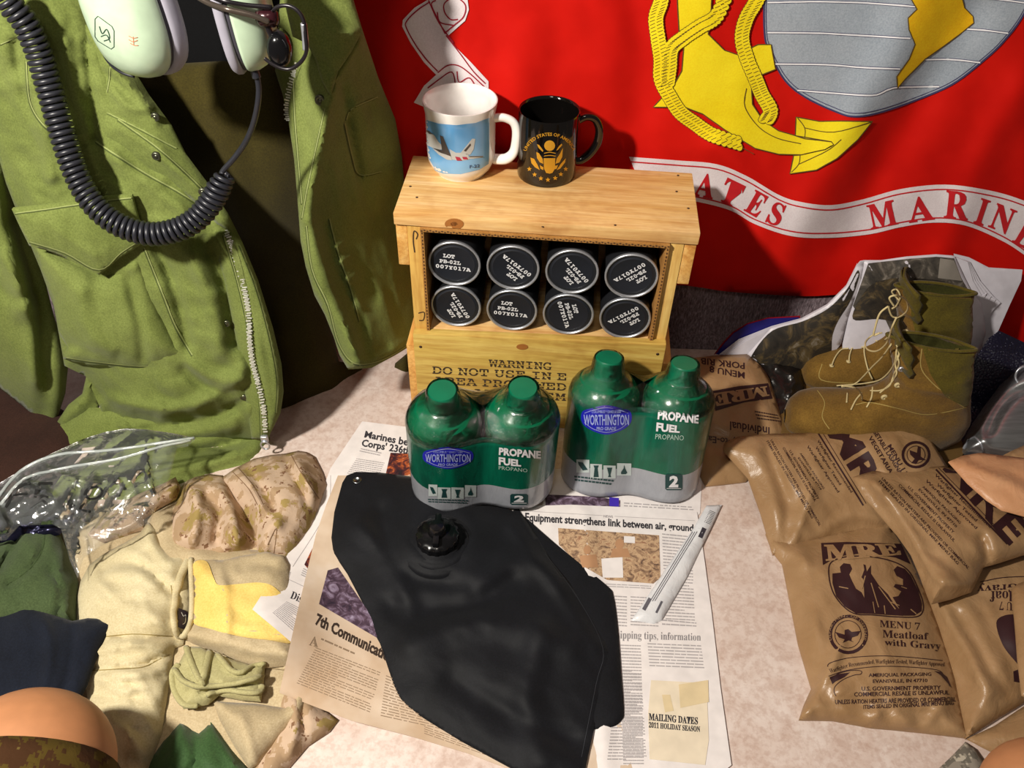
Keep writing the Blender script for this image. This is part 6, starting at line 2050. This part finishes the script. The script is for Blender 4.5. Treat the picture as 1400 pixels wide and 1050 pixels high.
lay2('cup_marking', cu1, [p_stroke([(176, 49), (182, 52), (188, 51)], 0.9), p_stroke([(176, 54), (182, 57), (188, 55)], 0.9), p_stroke([(178, 59), (184, 62), (189, 62)], 0.9), p_stroke([(182, 50), (183, 62)], 0.8, False)], plain('cup_red_ink', '#c87858', 0.5), hs, 0.0004)

# ================================================================ CLOTHES LOWER LEFT
GC = 'folded clothes at the lower left'


def garment(name, label, poly, mat, base, cat='clothing', **kw):
    kw.setdefault('step', 6); kw.setdefault('sm', False)
    return sheet(name, poly, mat, None, base=base, label=label, cat=cat, group=GC, **kw)


tr = thing('camouflage_trousers', 'bundled desert camouflage trousers behind the khaki shirts', 'trousers', tuple(PZ(340, 690, 0.0)), group=GC)
tr1 = sheet('trouser_leg', [(225, 752), (226, 735), (232, 705), (246, 668), (256, 657), (267, 652), (286, 648), (305, 650), (312, 660), (322, 680), (340, 700), (356, 724), (366, 740), (356, 752), (330, 756), (300, 762), (262, 764)], M['marpat'], tr, base=0.001, step=5, sm=False, t=0.004, puff=0.042, w=20,
            ridges=[(0.012, 8, [(262, 668), (270, 700), (262, 740)]), (-0.016, 9, [(285, 680), (300, 700), (296, 740)]), (0.014, 9, [(308, 672), (318, 700), (324, 740)]), (-0.010, 7, [(330, 700), (342, 724), (350, 744)]), (0.008, 7, [(240, 700), (246, 730)])], noise=[(0.003, 40, 20, 70, 81)])
tr2 = sheet('trouser_leg', [(300, 655), (322, 640), (347, 627), (370, 622), (390, 620), (408, 616), (420, 618), (430, 624), (440, 644), (446, 662), (436, 690), (424, 720), (406, 750), (396, 764), (372, 764), (352, 758), (344, 730), (330, 700), (314, 680)], M['marpat'], tr, base=0.001, step=5, sm=False, t=0.004, puff=0.040, w=22,
            ridges=[(0.009, 6, [(322, 646), (345, 668), (364, 700)]), (-0.008, 5, [(338, 640), (356, 664), (372, 690)]), (0.009, 7, [(400, 625), (416, 650), (430, 680)]), (-0.008, 5, [(390, 625), (404, 655), (420, 690)]), (0.010, 8, [(360, 752), (366, 725), (378, 715)])], noise=[(0.003, 40, 20, 50, 82)])
lay2('seam', tr2, [p_stroke([(318, 645), (340, 668), (352, 690)], 1.0), p_stroke([(326, 640), (346, 664), (360, 690)], 1.0), p_stroke([(398, 622), (414, 650), (436, 682)], 1.0), p_stroke([(366, 745), (378, 722), (374, 760)], 1.0)], plain('camo_seam', '#7a5c40', 0.9), tr, 0.0005)
tr3 = sheet('trouser_waist', [(140, 706), (160, 690), (190, 675), (225, 660), (240, 652), (246, 664), (240, 680), (215, 694), (196, 708), (196, 722), (140, 740), (120, 730)], M['marpat'], tr, base=0.014, step=5, sm=False, t=0.004, puff=0.022, w=10, ridges=[(-0.006, 3, [(170, 690), (210, 672), (240, 662)])], noise=[(0.002, 30, 15, -25, 83)])
sheet('trouser_leg', [(388, 932), (410, 938), (446, 972), (462, 984), (450, 1000), (420, 1020), (396, 1048), (370, 1080), (340, 1080), (346, 1040), (372, 990)], M['marpat'], tr, base=0.001, step=5, sm=False, t=0.003, puff=0.022, w=16, ridges=[(0.006, 6, [(402, 960), (404, 1000), (396, 1030)]), (-0.006, 4, [(412, 965), (416, 1000)])], noise=[(0.002, 40, 20, 60, 84)])

garment('sand_cloth', 'dark sand coloured cloth fold between the trousers and the khaki shirts', [(196, 722), (206, 696), (236, 690), (250, 720), (300, 748), (390, 752), (402, 770), (390, 800), (260, 800), (200, 790)], M['khaki2'], 0.004, t=0.003, puff=0.022, w=14, noise=[(0.004, 50, 20, 10, 85)])
kh = garment('khaki_shirt', 'large folded khaki shirt, pale yellowish, left of the yellow-lined garment', [(104, 850), (106, 815), (110, 795), (122, 772), (142, 757), (170, 742), (190, 730), (202, 714), (214, 722), (222, 744), (234, 752), (238, 742), (252, 745), (262, 760), (262, 800), (258, 850), (250, 880), (238, 884), (234, 905), (226, 960), (220, 1000), (205, 1040), (196, 1080), (150, 1080), (140, 1020), (120, 960), (112, 900)],
              M['khaki'], 0.012, cat='shirt', t=0.004, puff=0.030, w=24,
              ridges=[(0.008, 8, [(200, 716), (214, 750), (230, 770)]), (-0.009, 6, [(140, 778), (180, 768), (215, 790), (236, 812)]), (0.006, 10, [(130, 800), (170, 830), (220, 850)]), (-0.008, 3.5, [(130, 876), (180, 868), (240, 872)]), (0.006, 5, [(120, 890), (190, 884), (236, 876)]), (-0.008, 4, [(118, 914), (160, 914), (200, 906), (240, 890)]),
                      (0.006, 7, [(140, 930), (190, 925), (226, 912)]), (-0.005, 5, [(130, 950), (170, 955), (215, 945)]), (0.006, 8, [(150, 985), (180, 1005), (200, 1040)])], noise=[(0.006, 60, 18, 8, 86), (0.002, 22, 10, 60, 186)])
khs = plain('khaki_seam', '#8f7c48', 0.9)
lay2('seam', kh, [p_stroke([(120, 917), (160, 915), (196, 912), (220, 900), (246, 890)], 1.2), p_stroke([(130, 872), (180, 867), (236, 870)], 1.2), p_stroke([(234, 800), (238, 840), (242, 865)], 1.3)], khs, kh, 0.0005)
yl = thing('yellow_lined_shirt', 'sand coloured shirt with yellow lining and a small dark neck label', 'shirt', tuple(PZ(320, 820, 0.0)), group=GC)
ybody = sheet('shirt_body', [(258, 764), (272, 760), (300, 766), (330, 760), (364, 754), (388, 760), (396, 772), (400, 800), (400, 840), (408, 880), (404, 908), (360, 912), (330, 904), (290, 888), (262, 878), (250, 870), (262, 850), (262, 800)], M['khaki2'], yl, base=0.018, step=5, sm=False, t=0.003, puff=0.026, w=18,
              ridges=[(0.007, 7, [(300, 770), (308, 820), (310, 868)]), (-0.006, 6, [(330, 775), (345, 768), (372, 772)]), (0.006, 8, [(260, 868), (310, 882), (400, 896)]), (-0.005, 4, [(262, 850), (310, 862), (400, 876)])], noise=[(0.004, 40, 18, 10, 87)])
lay2('yellow_lining', ybody, [p_poly([(264, 772), (282, 768), (292, 790), (300, 800), (325, 799), (356, 797), (376, 804), (398, 830), (406, 868), (396, 880), (370, 876), (330, 871), (290, 861), (263, 850), (261, 810)], 6, True)], M['yellowcloth'], yl, 0.0012)
pts = smooth_poly([(258, 764), (246, 790), (240, 820), (237, 845), (243, 866), (254, 868), (262, 850), (264, 820), (263, 790), (262, 766)], 5, False)
P3 = project([ybody, kh], [p[0] for p in pts], [p[1] for p in pts], 0.002)
ok = [tuple(q) for q in P3 if not np.isnan(q[0])]
v, f = g_tube(ok, 0.0036, 8, flat=1.4)
obj('neck_binding', v, f, M['khaki'], yl)
lay2('neck_label', [ybody, kh], [p_poly([(243, 832), (255, 838), (256, 856), (250, 860), (242, 856)], 4)], plain('label_plum', '#1e1024', 0.6), yl, 0.0042)
lay2('label_mark', [ybody, kh], [p_stroke([(246, 839), (249, 845), (252, 843), (250, 852), (247, 854)], 0.8)], M['white_ink'], yl, 0.0047)
sg = garment('sage_top', 'crumpled pale sage strappy top below the yellow-lined shirt', [(236, 916), (244, 908), (256, 884), (274, 884), (290, 892), (320, 902), (345, 910), (362, 906), (360, 930), (356, 958), (330, 956), (298, 950), (284, 962), (262, 966), (250, 968), (242, 950), (234, 930)], M['sage'], 0.020, cat='top', step=5, t=0.003, puff=0.016, w=10,
              ridges=[(0.007, 4, [(280, 892), (276, 920), (272, 935)]), (0.007, 3.5, [(238, 918), (250, 930), (272, 938), (355, 926)]), (-0.007, 3.5, [(276, 945), (310, 940), (352, 936)]), (0.006, 3.5, [(300, 895), (318, 915), (334, 918), (358, 910)]), (-0.006, 4, [(246, 925), (252, 950), (262, 940)])], noise=[(0.002, 25, 12, 20, 88)])
for l in ([(238, 914), (250, 930), (272, 938), (320, 934), (357, 925)], [(287, 892), (281, 915), (275, 936)], [(298, 896), (316, 916), (330, 919), (344, 912), (361, 908)], [(282, 950), (310, 944), (350, 947), (357, 938)], [(245, 910), (237, 922), (240, 944), (252, 962), (270, 964)], [(256, 886), (262, 905), (274, 930)]):
    P_ = smooth_poly(l, 5, False)
    P3 = project([sg], [q[0] for q in P_], [q[1] for q in P_], 0.001)
    v, f = g_tube([tuple(q) for q in P3 if not np.isnan(q[0])], 0.0030, 8, flat=1.5)
    obj('strap', v, f, M['sage'], sg)
garment('folded_sand_shirt', 'plain folded sand coloured shirt corner between the sage top and the newspaper', [(291, 958), (310, 960), (350, 962), (389, 968), (410, 940), (404, 916), (362, 912), (400, 905), (420, 930), (415, 975), (380, 1010), (352, 1045), (340, 1050), (320, 1020), (300, 984)], M['khaki2'], 0.012, cat='shirt', t=0.003, puff=0.022, w=14,
        ridges=[(0.005, 8, [(330, 980), (340, 1020)])], noise=[(0.002, 45, 22, 60, 89)])
garment('dark_green_trousers', 'dark green folded cloth at the bottom edge below the sage top', [(190, 1080), (200, 1046), (222, 1012), (246, 988), (258, 994), (272, 1002), (288, 987), (302, 1005), (322, 1030), (345, 1055), (350, 1080)], M['greensilk'], 0.006, t=0.003, puff=0.024, w=14,
        ridges=[(0.007, 5, [(250, 992), (236, 1030), (230, 1060)]), (-0.007, 5, [(262, 1000), (268, 1030), (262, 1060)]), (0.007, 5, [(290, 990), (310, 1030), (330, 1060)])], noise=[(0.002, 40, 18, 70, 90)])
gs = garment('green_shirt', 'moss green shirt at the left edge under the plastic bag', [(-60, 745), (-10, 742), (12, 728), (26, 717), (50, 713), (71, 714), (80, 726), (88, 745), (98, 772), (106, 794), (104, 815), (104, 852), (60, 858), (-60, 870)], M['greenshirt'], 0.014, cat='shirt', t=0.004, puff=0.036, w=18,
              ridges=[(-0.006, 4, [(62, 718), (58, 750), (42, 775), (10, 800)]), (0.008, 8, [(84, 760), (78, 800), (90, 840)]), (-0.010, 5, [(72, 780), (82, 810), (80, 845)]), (-0.012, 5, [(24, 722), (18, 750), (0, 775)])], noise=[(0.003, 50, 25, 60, 91)])
lay2('seam', gs, [p_stroke([(62, 716), (58, 750), (40, 778), (8, 800)], 1.3)], plain('green_seam', '#344420', 0.9), gs, 0.0005)
garment('navy_shirt', 'navy blue folded knit cloth beside the bare knee at the left edge', [(-60, 842), (0, 838), (18, 834), (30, 828), (44, 828), (70, 840), (99, 849), (120, 845), (138, 846), (153, 853), (143, 872), (128, 905), (118, 935), (105, 960), (90, 1000), (-60, 1010)], M['navy'], 0.034, t=0.004, puff=0.016, w=16,
        ridges=[(0.005, 6, [(60, 845), (70, 890), (60, 940)]), (-0.004, 6, [(100, 860), (96, 910), (85, 950)])], noise=[(0.003, 60, 30, 80, 92)])
garment('khaki_base_layer', 'flattened khaki cloth underneath the whole clothes pile', [(70, 700), (150, 690), (240, 680), (330, 680), (395, 770), (400, 900), (420, 930), (400, 1010), (370, 1080), (170, 1080), (110, 960), (108, 850)], M['khaki2'], 0.0004, t=0.003, puff=0.008, w=10, cat='cloth', noise=[(0.002, 40, 20, 30, 99)])
garment('sleeve_shade_sheet', 'dark brown sheet added as the shade left of the jacket sleeve', [(-90, 500), (0, 505), (60, 545), (110, 575), (110, 620), (60, 680), (30, 730), (-90, 760)], M['shadebrown'], 0.0006, t=0.003, puff=0.02, w=20, cat='cloth')  # added dark sheet, stands for the shade beside the sleeve

# ================================================================ CLEAR BAG
bg_ = thing('clear_plastic_bag', 'clear zip-top plastic bag with black marker lettering lying over the clothes', 'plastic bag', tuple(PZ(110, 680, 0.05)))
zb = lambda px, py: 0.056 + 0.030 * np.clip((700 - py) / 100, 0, 1.2) - 0.012 * np.clip((py - 720) / 70, 0, 1)
bgs = sheet('bag_film', [(-80, 640), (-20, 664), (0, 660), (28, 643), (70, 620), (114, 600), (142, 591), (171, 586), (200, 587), (240, 593), (268, 599), (268, 599), (256, 610), (242, 612), (232, 650), (218, 682), (205, 714), (170, 730), (140, 745), (114, 762), (106, 790), (96, 768), (83, 722), (71, 716), (26, 718), (8, 738), (-80, 745)], M['bagfilm'], bg_, base=zb, step=5, sm=False, t=0.003, puff=0.010, w=16, drop=0.0012,
            ridges=[(0.010, 3.5, [(30, 655), (90, 690), (60, 715)]), (0.010, 3.5, [(100, 668), (75, 700), (50, 715)]), (0.008, 3, [(130, 650), (110, 690), (85, 715)]), (0.008, 3, [(160, 655), (130, 690), (95, 725)]), (0.008, 3, [(190, 640), (150, 690), (110, 720), (104, 760)]), (-0.008, 3.5, [(0, 690), (40, 670), (80, 680)]),
                    (0.006, 3, [(205, 600), (200, 640), (215, 690)]), (0.006, 3, [(172, 700), (190, 690), (205, 700)]), (0.008, 3, [(0, 700), (10, 720), (-10, 730)]), (0.006, 3, [(60, 640), (130, 660), (200, 640)])], noise=[(0.004, 60, 14, -35, 93)])
for l in ([(-10, 690), (28, 645), (80, 622), (150, 616), (220, 606), (266, 599)], [(0, 690), (34, 655), (90, 640), (160, 628), (225, 610), (262, 602)]):
    P_ = smooth_poly(l, 5, False)
    P3 = project(bgs, [p[0] for p in P_], [p[1] for p in P_], 0.0015)
    v, f = g_tube([tuple(q) for q in P3 if not np.isnan(q[0])], 0.0011, 6, flat=2.0)
    obj('zip_track', v, f, film('zip_plastic', '#dfe8e6', 0.05, 0.15, 0.35, 0.2), bg_)
ink = plain('marker_ink', '#0e0e0e', 0.6)
lay2('marker_lettering', bgs, [p_stroke([(8, 694), (16, 680), (26, 666), (42, 660)], 3.6), p_stroke([(18, 677), (38, 675)], 3.2, False), p_stroke([(48, 680), (50, 670), (54, 661), (72, 661)], 3.6, False), p_stroke([(40, 690), (48, 685), (58, 678), (66, 680)], 3.6), p_stroke([(40, 694), (56, 684), (64, 690)], 3.2)], ink, bg_, 0.0008)
lay2('marker_lettering', bgs, [p_stroke(p_ell(128, 674, 12, 8, -15, 20), 3.2, False, True), p_stroke([(116, 688), (110, 696), (124, 700)], 3.2), p_stroke([(150, 666), (162, 655)], 3.2, False)], ink, bg_, 0.0008)
sheet('foil_pouch', [(-80, 690), (0, 684), (60, 680), (110, 684), (120, 700), (80, 730), (20, 740), (-80, 745)], plain('dark_foil', '#24243a', 0.22, metal=0.7), None, base=0.030, step=6, sm=False, t=0.002, puff=0.014, w=12, noise=[(0.006, 26, 10, -35, 95)], ridges=[(0.006, 4, [(10, 720), (40, 700), (60, 690)])],
      label='dark silvery foil pouch lying inside the clear plastic bag', cat='pouch')
sheet('white_card', [(-60, 600), (4, 598), (6, 606), (0, 616), (-60, 624)], M['magwhite'], None, base=0.02, step=8, sm=False, t=0.003, drop=0.002, label='small white card corner at the left edge beside the bag', cat='card')

# ================================================================ PERSON (only the knees reach into the picture)
pn = thing('person', 'person with bare knees and brown patterned shorts, knees at the lower corners', 'person', (-0.40, 0.12, 0.03))


def knee(px, py, z, r, toward, hem_t, L=0.34):
    c = Vector(PZ(px, py, z)); d = Vector(toward).normalized()
    up = Vector((0, 0, 1)); s = d.cross(up).normalized(); up = s.cross(d)
    rings = []; n = 40
    for t in np.r_[np.linspace(0.0, 1.0, 12) ** 1.6 * r, np.linspace(r * 1.15, L, 12)]:
        if t < r:
            rr = math.sqrt(max(0, r * r - (r - t) ** 2)) + 1e-4
        else:
            rr = r * (1 + 0.16 * ((t - r) / (L - r)))
        rings.append([tuple(c + d * (t - r) + s * (rr * math.cos(a) * 1.05) + up * (rr * math.sin(a) * 0.96)) for a in np.linspace(0, 2 * math.pi, n, endpoint=False)])
    v, f = g_loft(rings)
    kn = obj('bare_leg', v, f, M['skin'], pn)
    rings = []
    for t, q in ((hem_t + 0.004, 0.99), (hem_t, 1.02), (hem_t, 1.06), (hem_t + 0.012, 1.08), (hem_t + 0.08, 1.14), (L + 0.01, 1.3)):
        rr = r * q if t > r * 0.9 else math.sqrt(max(0, r * r - (r - t) ** 2)) * q
        rings.append([tuple(c + d * (t - r) + s * (rr * math.cos(a) * 1.05) + up * (rr * math.sin(a) * 0.96 * (1 + 0.01 * math.sin(5 * a)))) for a in np.linspace(0, 2 * math.pi, n, endpoint=False)])
    v, f = g_loft(rings, cap=False)
    obj('shorts_leg', v, f, M['camobrown'], pn)


knee(36, 1054, 0.120, 0.074, (0.12, -1.0, 0.0), 0.074)
knee(1432, 1098, 0.110, 0.058, (0.3, -1.0, 0.05), 0.075)
